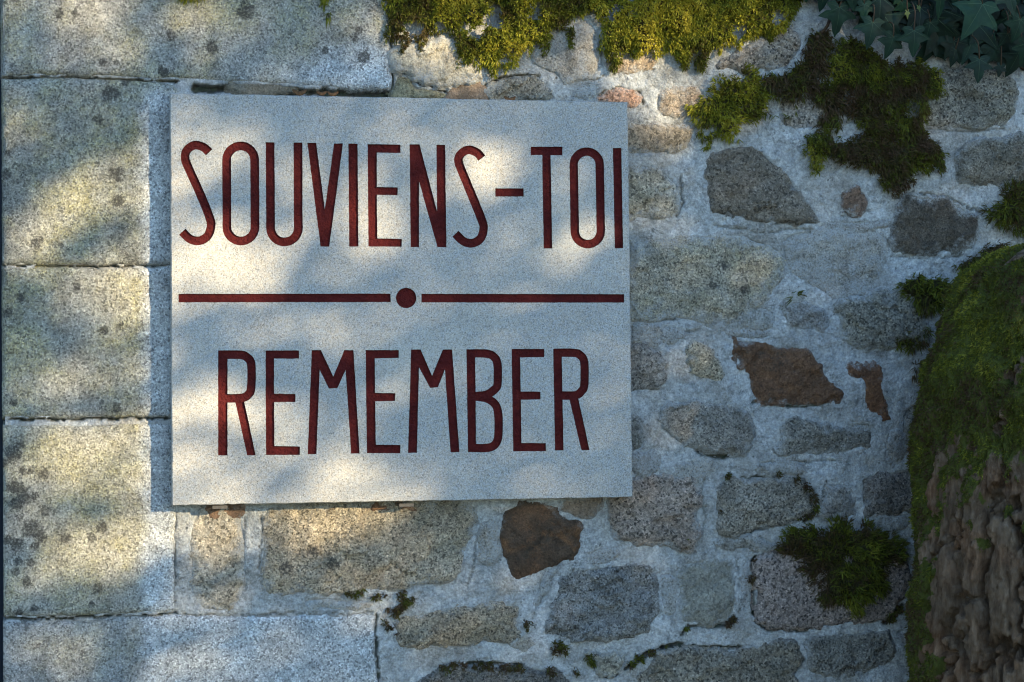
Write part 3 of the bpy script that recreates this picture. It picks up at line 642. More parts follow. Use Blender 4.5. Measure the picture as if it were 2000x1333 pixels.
ch = YF + 0.0022 + 0.0008 * fbm(pc[:, 0] * 40, pc[:, 1] * 40, 2, 73)
V += [(x, YF, z) for x, z in inner_loop] + [(x, y, z) for (x, z), y in zip(pc, ch)] + [(x, YB, z) for x, z in pc]
for i in range(N):
    k = (i + 1) % N
    Fc += [(n0 + k, n0 + i, n0 + N + i, n0 + N + k), (n0 + N + k, n0 + N + i, n0 + 2 * N + i, n0 + 2 * N + k)]
Fc.append(tuple(n0 + 2 * N + i for i in range(N)))
slab = mesh_obj("slab", V, Fc, M_PLAQ, plaque, False)
def letter(nm, shs, parent, name):
    loops = [l for sh in shs for l in sh]
    lo = np.min([l.min(0) for l in loops], 0); hi = np.max([l.max(0) for l in loops], 0)
    gx_, gz_ = np.meshgrid(np.arange(lo[0], hi[0], .0036), np.arange(lo[1], hi[1], .0036))
    E = np.stack([gx_.ravel(), gz_.ravel()], 1) + rng.normal(0, .0005, (gx_.size, 2))
    E = E[inside(E, shs)]
    far = np.full(len(E), 1e9)
    for l in loops: far = np.minimum(far, np.abs(sdist(E, l)))
    v, f = cdt(loops, E[far > .0014])
    f = orient(v, f[inside(v[f].mean(1), shs)])
    bd = boundary(f); bset = {i for e in bd for i in e}
    dsp = 0.0011 * fbm(v[:, 0] * 150, v[:, 1] * 150, 3, 77, .6)
    y = YFLOOR + dsp
    V = [(a, yy, b) for (a, b), yy in zip(v, y)]; Fc = [tuple(t) for t in f]; n0 = len(V); mp = {}
    for i in bset: mp[i] = len(V); V.append((v[i][0], YF + .0002, v[i][1]))
    for a, b in bd: Fc.append((a, b, mp[b], mp[a])[::-1])
    o = mesh_obj(name, V, Fc, M_RED, parent, False)
    sm = np.zeros(len(o.data.polygons), bool); sm[:len(f)] = True
    if len(sm) == len(Fc): o.data.polygons.foreach_set("use_smooth", sm)
    if nm not in ("rule", "dot"): o["label"] = "carved red letter " + nm if nm != "hyphen" else "carved red hyphen"
def inscription(items, zc):
    e = bpy.data.objects.new("inscription", None); COL.objects.link(e); e.parent = plaque; e.empty_display_size = .05
    e.matrix_parent_inverse = Matrix.Translation(plaque.location).inverted()
    for nm, shs in items:
        letter(nm, shs, e, "hyphen" if nm == "hyphen" else "letter")
inscription(LET1, 0); inscription(LET2, 0)
for nm, shs in RULES: letter(nm, shs, plaque, "dividing_rule" if nm == "rule" else "dot")
for px in (430, 795):      # support clips under the plaque
    a = W([px, 988 if px < 600 else 984], YF); mb = MB()
    mb.box(a[0] - .014, a[0] + .014, YF + .006, .01, a[1] - .0065, a[1] - .0035)
    mb.box(a[0] - .014, a[0] + .014, YF + .006, YF + .009, a[1] - .0035, a[1] - .0005)
    mb.build("support_clip", M_STEEL, plaque, False)

# ------------------------------------------------------------------ moss
def blades(base, dirs, ln, wd, tone, bend=0.25, rs=None):
    """tapered bent blades; one row per blade"""
    N = len(base); d = dirs / (np.linalg.norm(dirs, axis=1)[:, None] + 1e-9)
    side = np.cross(d, rng.normal(0, 1, (N, 3))); side /= np.linalg.norm(side, axis=1)[:, None] + 1e-9
    g = np.array([0, 0, -1.0])
    l = ln[:, None]; w = wd[:, None]
    mid = base + d * l * .5 + g * l * bend * .2; tip = base + d * l + g * l * bend
    V = np.stack([base - side * w * .35, base + side * w * .35, mid + side * w * .5, mid - side * w * .5, tip], 1)
    o = (np.arange(N) * 5)[:, None]
    F1 = np.concatenate([o + np.array([[0, 1, 2]]), o + np.array([[0, 2, 3]]), o + np.array([[3, 2, 4]])])
    return V.reshape(-1, 3), F1, np.repeat(tone, 5)
def sample(polypx, dens, edge_mm=10, rag=1.0, seed=0, holes=0.0):
    p = W(catmull(polypx, 4, True)); lo, hi = p.min(0) - .02, p.max(0) + .02
    nn = int((hi[0] - lo[0]) * (hi[1] - lo[1]) * dens)
    q = lo + rng.random((nn, 2)) * (hi - lo)
    D = sdist(q, p) + rag * .022 * fbm(q[:, 0] * 24, q[:, 1] * 24, 4, seed, .6)
    k = D > 0
    if holes > 0: k &= fbm(q[:, 0] * 22, q[:, 1] * 22, 3, seed + 31, .6) > (-.75 + holes)
    return q[k], D[k], p
def moss_patch(label, polys, mat, dens=42000, ln=.011, thick=.016, tone=.5, hang=.4, radial=0.0, holes=0.0, rag=1.0, seed=0, y0=-.004, brown=.35, pad=True, group="moss growing on the wall", K=3, up=0.0):
    Vs, Fs, Ts, n0 = [], [], [], 0
    PV, PF, pn = [], [], 0
    c0 = None
    rag0 = rag
    for pi_, po in enumerate(polys):
        rag = rag0
        if isinstance(po, tuple): rag, po = po
        q, D, p = sample(po, dens, seed=seed + pi_ * 3, rag=rag, holes=holes)
        if len(q) == 0: continue
        cen_ = p.mean(0)
        lump = fbm(q[:, 0] * 30, q[:, 1] * 30, 3, seed + 40, .55)
        hgt = thick * np.sqrt(np.clip(D / .03, 0, 1)) * (0.75 + .55 * lump)
        base = np.stack([q[:, 0], y0 - np.clip(hgt, 0, 1), q[:, 1]], 1)
        rad = q - cen_; rad /= np.linalg.norm(rad, axis=1)[:, None] + 1e-6
        eb = np.clip(1 - D / .03, 0, 1)                      # near the rim
        slope = np.stack([fbm(q[:, 0] * 30 + 3, q[:, 1] * 30, 2, seed + 41), fbm(q[:, 0] * 30, q[:, 1] * 30 + 3, 2, seed + 43)], 1)
        dirs = np.stack([slope[:, 0] * .8 + radial * rad[:, 0] * (.35 + eb), -0.75 + .35 * eb, -hang * (.4 + .8 * eb) + up + slope[:, 1] * .7 + radial * rad[:, 1] * (.35 + eb)], 1)
        tb = tone + brown * .8 * fbm(q[:, 0] * 11, q[:, 1] * 11, 3, seed + 50) + .22 * lump + rng.normal(0, .10, len(q))
        for k in range(K):
            dd = dirs + rng.normal(0, .62, dirs.shape)
            l_ = ln * (0.6 + .8 * rng.random(len(q)))
            V, Fq, T = blades(base + rng.normal(0, .0012, base.shape), dd, l_, np.full(len(q), .0023) * (0.7 + .6 * rng.random(len(q))), np.clip(tb + rng.normal(0, .07, len(q)), 0, 1), .25 * hang + .1)
            Vs.append(V); Fs.append(Fq + n0); Ts.append(T); n0 += len(V)
        if pad:
            step = .005; lo, hi = p.min(0) - .02, p.max(0) + .02
            X_, Z_ = np.meshgrid(np.arange(lo[0], hi[0], step), np.arange(lo[1], hi[1], step)); Q = np.stack([X_.ravel(), Z_.ravel()], 1)
            DQ = sdist(Q, p) + rag * .022 * fbm(Q[:, 0] * 24, Q[:, 1] * 24, 4, seed + pi_ * 3, .6)
            msk = DQ > .004
            if holes > 0: msk &= fbm(Q[:, 0] * 22, Q[:, 1] * 22, 3, seed + 31, .6) > (-.72 + holes)
            hq = thick * np.sqrt(np.clip(DQ / .03, 0, 1)) * (0.75 + .55 * fbm(Q[:, 0] * 30, Q[:, 1] * 30, 3, seed + 40, .55)) - .002
            V = np.stack([Q[:, 0], y0 - hq, Q[:, 1]], 1)
            used, Fq = grid_faces(msk.reshape(X_.shape))
            if len(used): PV.append(V[used]); PF.append(Fq + pn); pn += len(used)
    allq = np.concatenate(Vs); b = allq[:, [0, 2]]
    o = empty("moss_patch", (b[:, 0].mean(), 0, b[:, 1].min()), label, "moss", group)
    mesh_obj("fronds", allq, np.concatenate(Fs), mat, o, False, {"tone": np.concatenate(Ts)})
    if PV: mesh_obj("peat_pad", np.concatenate(PV), np.concatenate(PF), M_PAD, o, True)
    return o

moss_patch("bright yellow green moss mat hanging over the wall above the plaque", [
 [(752,-120),(752,10),(762,60),(770,92),(800,88),(815,100),(850,72),(868,66),(885,95),(905,118),(930,118),(945,140),(968,150),(990,128),(1015,130),(1035,95),(1060,85),(1078,68),(1105,58),(1135,35),(1160,70),(1180,112),(1198,128),(1215,98),(1260,102),(1290,100),(1312,108),(1340,122),(1362,128),(1382,100),(1420,90),(1450,78),(1490,70),(1530,58),(1560,30),(1570,-120)]] + [(.35, [(x - w, y0_), (x - w * .8, (y0_ + y1_) / 2), (x - w * .3, y1_), (x + w * .3, y1_ + 4), (x + w * .9, (y0_ + y1_) / 2), (x + w, y0_)]) for x, w, y0_, y1_ in ((783,16,70,104),(820,9,85,112),(893,9,80,130),(912,10,100,118),(960,13,120,156),(985,8,120,140),(1003,9,110,136),(1033,8,80,122),(1060,9,70,104),(1112,8,55,96),(1195,14,110,134),(1240,22,90,110),(1280,16,85,112),(1330,18,100,130),(1365,10,110,132),(1440,12,70,96),(1500,14,55,84))],
 M_MOSS, dens=120000, ln=.0068, thick=.026, tone=.56, hang=.55, seed=3, rag=1.7, brown=.85, holes=.30)
moss_patch("small yellow green moss tuft at the upper edge of the top dressed block", [[(352,-30),(350,2),(372,6),(383,16),(393,2),(396,-30)]], M_MOSS, ln=.012, thick=.012, tone=.6, hang=.9, seed=9, pad=False)
moss_patch("thin dangling moss strand at the upper edge of the top dressed block", [[(618,-30),(624,4),(633,30),(640,30),(642,2),(668,-30)]], M_MOSS, ln=.012, thick=.012, tone=.5, hang=.9, seed=10, pad=False)
moss_patch("feathery green moss clump left of the dark moss, above the kite shaped stone", [[(1335,205),(1352,222),(1368,250),(1372,295),(1392,285),(1400,268),(1420,280),(1440,262),(1448,240),(1475,235),(1470,205),(1490,190),(1475,150),(1455,142),(1440,155),(1410,150),(1388,162),(1380,200)]], M_MOSS, dens=75000, ln=.0095, thick=.016, tone=.42, hang=.2, radial=.9, holes=.2, seed=14, brown=.6, rag=1.5)
moss_patch("brown dying moss between the feathery clump and the ivy", [[(1478,150),(1500,140),(1530,150),(1560,90),(1580,70),(1625,75),(1620,110),(1612,160),(1600,200),(1570,190),(1545,222),(1500,230),(1480,215)]], M_MOSSD, ln=.013, thick=.012, tone=.30, hang=.5, radial=.3, holes=.40, rag=1.6, seed=19, brown=.55)
moss_patch("large dark moss mass below the ivy with brown patches", [
 [(1612,115),(1650,82),(1690,92),(1740,115),(1800,118),(1838,135),(1838,160),(1815,190),(1800,225),(1795,275),(1755,285),(1690,265),(1660,225),(1655,190),(1620,175)],
 [(1563,285),(1585,255),(1615,250),(1660,275),(1700,255),(1760,270),(1810,270),(1842,300),(1838,330),(1815,325),(1812,352),(1795,342),(1745,362),(1715,362),(1700,340),(1650,328),(1610,320),(1588,335),(1575,312)]],
 M_MOSSD, dens=85000, ln=.0085, thick=.02, tone=.42, hang=.35, radial=.55, holes=.27, seed=23, brown=.9, rag=1.6)
moss_patch("sparse moss streak under the brown moss, over a pale speckled stone", [[(1598,170),(1625,165),(1645,190),(1640,225),(1630,250),(1605,245),(1610,215),(1595,200)]], M_MOSSD, ln=.012, thick=.009, tone=.46, hang=.5, radial=.2, holes=.3, seed=29, brown=.5)
moss_patch("feathery moss clump above the mossy tree trunk", [[(1915,412),(1945,395),(1968,355),(2030,340),(2030,455),(1990,448),(1955,438),(1935,432)]], M_MOSSD, ln=.016, thick=.02, tone=.46, hang=.2, radial=.9, holes=.08, seed=33)
moss_patch("moss fringe on the mortar touching the tree trunk's shoulder", [[(1862,520),(1890,498),(1930,478),(1960,480),(1955,500),(1905,525),(1880,540)]], M_MOSSD, ln=.014, thick=.014, tone=.36, radial=.6, holes=.1, seed=36)
moss_patch("flat moss tuft reaching from the trunk over a speckled stone", [[(1748,562),(1775,545),(1815,540),(1850,548),(1855,590),(1830,610),(1800,612),(1782,590)]], M_MOSSD, ln=.014, thick=.014, tone=.38, radial=.8, holes=.15, seed=38)
moss_patch("thin dark moss strip under a speckled stone beside the trunk", [[(1735,668),(1760,652),(1800,640),(1815,650),(1805,672),(1760,680)]], M_MOSSD, ln=.012, thick=.01, tone=.36, radial=.5, holes=.1, seed=41)
moss_patch("small ragged moss tuft on mortar beside the trunk's mossy side", [[(1772,730),(1778,700),(1792,692),(1806,702),(1800,745),(1782,742)]], M_MOSSD, ln=.014, thick=.012, tone=.36, radial=.8, holes=.1, seed=43)
moss_patch("tiny star shaped moss tuft alone on the mortar", [[(1538,592),(1545,572),(1556,566),(1572,578),(1560,584),(1546,594)]], M_MOSSD, ln=.015, thick=.008, tone=.5, radial=1.0, seed=45, pad=False, rag=.5)
moss_patch("round dark green moss cushion on the pinkish granite stone", [[(1526,1072),(1545,1035),(1580,1024),(1600,1030),(1625,1008),(1660,1008),(1668,1032),(1688,1012),(1702,1030),(1720,1034),(1758,1044),(1768,1070),(1735,1100),(1722,1130),(1716,1160),(1680,1170),(1660,1195),(1645,1180),(1610,1185),(1596,1175),(1588,1145),(1565,1120),(1558,1098)]], M_MOSSD, dens=60000, ln=.013, thick=.03, tone=.42, hang=-.1, radial=1.25, holes=.15, seed=48, brown=.6, rag=1.3)
def crack_moss(label, blobs, seed): moss_patch(label, [[(x - r, y), (x - r * .5, y - r * .8), (x + r * .6, y - r * .9), (x + r, y + r * .1), (x + r * .4, y + r * .9), (x - r * .6, y + r * .8)] for x, y, r in blobs], M_MOSSD, dens=90000, ln=.007, thick=.006, tone=.26, hang=.2, seed=seed, rag=.45, pad=False, K=4, group="dark moss in the wall's joints")
crack_moss("dark moss bits in the joint below the long brownish stone", [(680,1158,9),(700,1155,7),(735,1165,10),(750,1160,6),(782,1160,9),(785,1178,9),(775,1195,10),(755,1192,6),(800,1172,6)], 52)
crack_moss("dark moss tuft in mortar left of the rough blue grey stone", [(1028,1215,8),(1030,1232,9),(1040,1222,6)], 54)
crack_moss("two small dark moss dabs in mortar over the lowest stones", [(1088,1262,8),(1098,1270,7),(1082,1278,6)], 56)
crack_moss("small dark moss dabs left of the low brown granite stone", [(753,1218,6),(762,1226,7),(776,1240,5)], 57)
crack_moss("dark moss lining the joint over the lowest dark stone", [(865,1308,9),(885,1304,8),(905,1300,9),(930,1300,10),(955,1302,8),(985,1305,10),(1010,1308,9),(1075,1312,8),(1125,1312,7)], 58)
crack_moss("dark moss in the bottom right joint near the pinkish stone", [(1738,1204,10),(1752,1192,9),(1730,1212,7)], 60)
crack_moss("brown moss beads round the speckled stone left of the wall's small narrow stone", [(1555,938,5),(1575,952,8),(1586,975,7),(1590,992,8),(1582,1006,8),(1565,1016,6),(1405,1000,7),(1420,930,8),(1522,928,5)], 62)
crack_moss("dark moss in joints by the scaly grey stone", [(1340,1228,8),(1430,1210,9),(1422,1218,7),(1340,1060,5),(1472,1095,6),(1470,1130,5)], 64)
crack_moss("dark moss at the side of the nub stone along the bottom joint", [(1150,1285,6),(1155,1298,6),(1230,1298,8),(1248,1286,8),(1272,1272,9),(1300,1262,6)], 66)

# ------------------------------------------------------------------ tree trunk
TY = -0.30
ax = W([2098, 900], TY)[0]
tz = lambda py: W([1900, py], TY)[1]
prof = [(468, .012), (474, .07), (484, .12), (500, .158), (530, .195), (560, .215), (620, .240), (720, .267), (800, .277), (870, .274), (950, .283), (1100, .290), (1333, .297), (1700, .315), (2250, .40)]
pz = np.array([tz(a) for a, b in prof])[::-1]; pr = np.array([b for a, b in prof])[::-1]
nt, nzv = 520, 560
th = np.linspace(0, 2 * PI, nt, endpoint=False)
tt = np.linspace(0, 1, nzv)
zz = pz[0] * 0 - 0.03 + (pz[-1] + .03) * (1 - (1 - tt) ** 1.5)
zz = np.clip(zz, -0.03, pz[-1])
TH, ZZ = np.meshgrid(th, zz); TH = TH.ravel(); ZZ = ZZ.ravel()
RR = np.interp(ZZ, pz, pr)
def tnoise(f, g, octv, seed, gain=.55):           # seamless round the trunk
    u = np.cos(TH) * .29; v = np.sin(TH) * .29
    w1 = fbm(u * f + ZZ * g * .37, ZZ * g + v * f * .6, octv, seed, gain); w2 = fbm(v * f - ZZ * g * .31, ZZ * g * .9 + u * f * .6, octv, seed + 5, gain)
    return .5 * (w1 + w2) * 1.6
TS = ((TH - PI / 2) % (2 * PI)) * .29                      # round the trunk, seam hidden at the wall
wob1 = fbm(TS * 22, ZZ * 9, 4, 121, .6); wob2 = fbm(TS * 22 + 7, ZZ * 9, 4, 123, .6)
f1, f2, cid = worley(TS * 16 + .75 * wob1, ZZ * 4.3 + .6 * wob2, 31)
crack = 1 - sstep(.02, .22, f2 - f1 + .10 * fbm(TS * 70, ZZ * 40, 3, 127))
f1b, f2b, cidb = worley(TS * 38 + .9 * wob2, ZZ * 9 + .9 * wob1, 37)
crackb = 1 - sstep(.0, .25, f2b - f1b)
streak = fbm(TS * 60 + 1.2 * wob2, ZZ * 8, 5, 147, .62)
mossline = tz(885) + .07 * tnoise(26, 3, 5, 130, .65)
mossy = sstep(-.03, .05, ZZ - mossline)
mossy = np.maximum(mossy, crack * sstep(-.16, .02, ZZ - mossline + .1 * fbm(TS * 9, ZZ * 5, 2, 139)) * .9)
mossy *= 1 - .85 * sstep(.16, .42, tnoise(19, 15, 5, 171, .62))
left = -np.cos(TH) * .94 + np.sin(TH) * .35           # the side towards the wall's left
mossy = np.maximum(mossy, sstep(.84, .95, left + .16 * tnoise(30, 16, 5, 133, .65)) * .95)
mossy = np.maximum(mossy, sstep(.22, .42, tnoise(13, 6, 5, 137, .65) - .35 * sstep(0, .3, tz(900) - ZZ)) * .8)
disp = .010 * tnoise(5, 4, 3, 140) + (1 - .8 * mossy) * (-.036 * crack - .003 * crackb * (1 - crack) + .014 * (cid - .5) + .003 * (cidb - .5) + .017 * streak + .006 * fbm(TS * 130, ZZ * 50, 4, 149, .65)) + mossy * (.006 + .020 * tnoise(20, 15, 5, 149, .6))
rr = np.maximum(RR + disp * np.clip(RR / .08, 0, 1), .003)
cxz = ax + .012 * np.sin(ZZ * 4)
V = np.stack([cxz + np.cos(TH) * rr, TY + np.sin(TH) * rr, ZZ], 1)
jj, ii = np.meshgrid(np.arange(nzv - 1), np.arange(nt), indexing='ij'); a = (jj * nt + ii).ravel(); b = (jj * nt + (ii + 1) % nt).ravel()
trunk = empty("tree_trunk", (ax, TY, 0), "thick mossy tree trunk with cracked brown bark standing against the wall", "tree trunk")
mesh_obj("bark", V, np.stack([a, b, b + nt, a + nt], 1), M_BARK, trunk, True, {"moss": mossy})
# velvet of moss on the trunk
nrm = np.stack([np.cos(TH), np.sin(TH), np.zeros_like(TH)], 1)
domez = sstep(tz(640), tz(475), ZZ); nrm[:, 2] += domez * 1.2; nrm /= np.linalg.norm(nrm, axis=1)[:, None]
vis = (np.sin(TH) < .45) & (ZZ > .6)
pw = np.where(vis & (rng.random(len(TH)) < np.clip(mossy * 1.5 - .5, 0, 1)), rr, 0); pw = pw / pw.sum()
pick = rng.choice(len(TH), 75000, p=pw)
bs = V[pick] + rng.normal(0, .002, (len(pick), 3))
tn = .46 + .75 * (tnoise(9, 9, 5, 151, .65)[pick]) + rng.normal(0, .12, len(pick)) + .12 * domez[pick]
Vs, Fs, Ts, n0 = [], [], [], 0
for k in range(2):
    dd = nrm[pick] * .8 + rng.normal(0, .5, bs.shape) + np.array([0, 0, -.15])
    Vb, Fb, Tb = blades(bs - nrm[pick] * .002, dd, .0062 * (.5 + rng.random(len(bs))), np.full(len(bs), .0022), np.clip(tn, 0, 1), .2)
    Vs.append(Vb); Fs.append(Fb + n0); Ts.append(Tb); n0 += len(Vb)
mesh_obj("moss", np.concatenate(Vs), np.concatenate(Fs), M_MOSSD, trunk, False, {"tone": np.concatenate(Ts)})

# ------------------------------------------------------------------ ivy
HALF = [(0.0, -.02), (.08, -.13), (.20, -.20), (.33, -.19), (.46, -.10), (.38, .02), (.30, .10), (.42, .15), (.55, .24), (.68, .36), (.52, .39), (.36, .42), (.24, .48), (.20, .62), (.13, .80), (.05, .95), (0.0, 1.02)]
LV, LF, LT, LM, ln0 = [], [], [], [], 0
def ivy_leaf(bx, by, tx, ty, y, width=1.0, tone=.35, tilt=.0, veins=True, roll=0.0):
    """leaf whose stalk joins at pixel (bx,by) and whose tip hangs at (tx,ty), at depth y"""
    global ln0
    b = W([bx, by], y); t = W([tx, ty], y)
    v = np.array([t[0] - b[0], 0, t[1] - b[1]]); size = np.linalg.norm(v); v /= size
    u = np.array([v[2], 0, -v[0]]); nn = np.array([0, -1.0, 0])
    v = v * math.cos(tilt) + nn * math.sin(tilt); nn = np.cross(u, v); nn = nn if nn[1] < 0 else -nn
    u = u * math.cos(roll) + nn * math.sin(roll); nn = np.cross(u, v); nn = nn if nn[1] < 0 else -nn
    hj = [(x * (1 + random.uniform(-.1, .1)), z + random.uniform(-.02, .02)) for x, z in HALF]
    loop = [(x * width, z) for x, z in hj] + [(-x * width * random.uniform(.93, 1.07), z) for x, z in hj[-2:0:-1]]
    O = np.array([b[0], y, b[1]]); cpt = (0, .18)
    def pos(x, z, lift=0.0):
        hh = .10 * abs(x) - .35 * x * x - .16 * z * z + .02 * math.sin(9 * x + 5 * z)
        return O + size * (u * x + v * z + nn * (hh + lift))
    P = [pos(*cpt)]
    P += [pos(cpt[0] + (x - cpt[0]) * .5, cpt[1] + (z - cpt[1]) * .5) for x, z in loop]
    P += [pos(x, z) for x, z in loop]
    n = len(loop); F_ = [(0, 1 + i, 1 + (i + 1) % n) for i in range(n)] + [(1 + i, 1 + n + i, 1 + n + (i + 1) % n, 1 + (i + 1) % n) for i in range(n)]
    mi = [0] * len(F_)
    if veins:
        for ex, ez in ((0, .97), (.62 * width, .34), (-.62 * width, .34), (.40 * width, -.10), (-.40 * width, -.10)):
            d_ = np.array([ex, ez]); l_ = np.linalg.norm(d_); pr_ = np.array([-d_[1], d_[0]]) / l_
            k0 = len(P)
            for f_ in np.linspace(0, .95, 6):
                w_ = .007 * (1 - .75 * f_); q = d_ * f_
                P.append(pos(q[0] + pr_[0] * w_, q[1] + pr_[1] * w_, .008)); P.append(pos(q[0] - pr_[0] * w_, q[1] - pr_[1] * w_, .008))
            F_ += [(k0 + 2 * i, k0 + 2 * i + 1, k0 + 2 * i + 3, k0 + 2 * i + 2) for i in range(5)]; mi += [1] * 5
    LV.append(np.array(P)); LF.extend(tuple(i + ln0 for i in f) for f in F_); LT.append(np.full(len(P), tone)); LM.extend(mi); ln0 += len(P)
    return O
pet = []
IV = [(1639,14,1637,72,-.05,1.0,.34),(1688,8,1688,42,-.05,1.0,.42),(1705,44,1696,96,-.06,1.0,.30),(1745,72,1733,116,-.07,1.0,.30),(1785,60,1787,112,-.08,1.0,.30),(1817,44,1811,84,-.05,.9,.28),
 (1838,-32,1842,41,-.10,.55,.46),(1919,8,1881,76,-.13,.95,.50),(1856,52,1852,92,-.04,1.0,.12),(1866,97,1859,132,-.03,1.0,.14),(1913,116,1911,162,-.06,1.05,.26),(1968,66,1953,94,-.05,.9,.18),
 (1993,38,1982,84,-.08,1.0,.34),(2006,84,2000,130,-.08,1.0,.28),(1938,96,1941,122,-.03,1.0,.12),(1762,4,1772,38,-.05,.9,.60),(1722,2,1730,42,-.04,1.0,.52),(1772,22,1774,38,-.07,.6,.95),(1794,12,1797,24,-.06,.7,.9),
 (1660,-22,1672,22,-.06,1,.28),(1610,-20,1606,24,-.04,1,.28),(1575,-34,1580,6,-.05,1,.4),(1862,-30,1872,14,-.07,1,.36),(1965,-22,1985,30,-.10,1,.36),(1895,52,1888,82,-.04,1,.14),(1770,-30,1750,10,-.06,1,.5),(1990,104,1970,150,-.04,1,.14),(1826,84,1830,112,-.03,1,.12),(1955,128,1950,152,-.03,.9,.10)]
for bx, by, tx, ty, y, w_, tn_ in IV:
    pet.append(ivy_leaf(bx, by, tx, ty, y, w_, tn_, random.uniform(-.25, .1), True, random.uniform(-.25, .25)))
for k in range(230):
    bx = random.uniform(1600, 2300); by = random.uniform(-190, 40) if bx < 1850 else random.uniform(-190, 95)
    s_ = random.uniform(42, 72); an = random.gauss(PI / 2, .45)
    if bx < 1640 and by > -30: continue
    pet.append(ivy_leaf(bx, by, bx + s_ * math.cos(an), by + s_ * math.sin(an), random.uniform(-.055, -.02), random.uniform(.7, 1.1), random.uniform(.0, .34) if random.random() < .9 else random.uniform(.5, .75), random.uniform(-.35, .15), True, random.uniform(-.4, .4)))
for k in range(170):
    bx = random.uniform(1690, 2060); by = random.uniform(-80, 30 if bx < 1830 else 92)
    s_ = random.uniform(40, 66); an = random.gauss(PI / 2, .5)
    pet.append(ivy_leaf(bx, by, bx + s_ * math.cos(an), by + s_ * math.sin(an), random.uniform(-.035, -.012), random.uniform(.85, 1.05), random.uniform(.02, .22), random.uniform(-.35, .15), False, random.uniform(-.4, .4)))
ivy = empty("ivy_plant", (W([1850, 0])[0], 0, Z_TOP), "dark green lobed ivy hanging over the top of the wall above the trunk", "ivy")
mesh_obj("foliage", np.concatenate(LV), LF, [M_LEAF, M_VEIN], ivy, True, {"tone": np.concatenate(LT)}, LM)
mb = MB()
for O in pet:
    a_ = O + np.array([random.uniform(-.02, .02), .02, random.uniform(.03, .07)]); a_[1] = min(a_[1], -.008)
    mb.tube(catmull([a_, (a_ + O) / 2 + np.array([0, -.012, .008]), O], 3), .0013, 5)
for (pts) in ([(1640,-190),(1655,-60),(1630,10),(1605,60),(1590,75)], [(1760,-190),(1740,-40),(1770,40),(1790,62)], [(1930,-190),(1920,-20),(1950,60),(1985,120),(2000,140)], [(1850,-190),(1870,0),(1880,60),(1868,98)], [(2080,-190),(2040,-20),(2010,90)]):
    q = W(catmull(pts, 5)); mb.tube(np.stack([q[:, 0], -.012 - .01 * np.sin(np.arange(len(q))), q[:, 1]], 1), .0035, 6)
mb.build("stem", M_STEM, ivy)

# dry leaf scraps caught over the plaque
for px, py, s_, lb in ((585,179,.014,"tiny curled brown leaf scrap nearest the wedge stone over the plaque"),(628,181,.010,"smallest brown leaf scrap between two others over the plaque"),(650,182,.011,"brown leaf scrap with pointed tip under the top dressed block"),(996,192,.012,"brown crumb lying on the plaque's top edge under the grey stone")):
    p = W([px, py], -.02); mb = MB()
    a = np.linspace(0, 2 * PI, 12, endpoint=False); r_ = s_ * (.6 + .4 * np.abs(np.cos(a)))
    top_ = [(p[0] + r * math.cos(t), -.02 + .3 * r * math.sin(t), p[1] + .45 * r * math.sin(t) + .25 * s_ * math.cos(2 * t)) for t, r in zip(a, r_)]
    bot = [(x, y + .001, z - .0012) for x, y, z in top_]
    mb.add(top_ + bot, [tuple(range(12)), tuple(range(23, 11, -1))] + [(i, 12 + i, 12 + (i + 1) % 12, (i + 1) % 12) for i in range(12)])
    tag(mb.build("dry_leaf", M_DRY, None), lb, "dry leaf", "dry leaf scraps over the plaque")

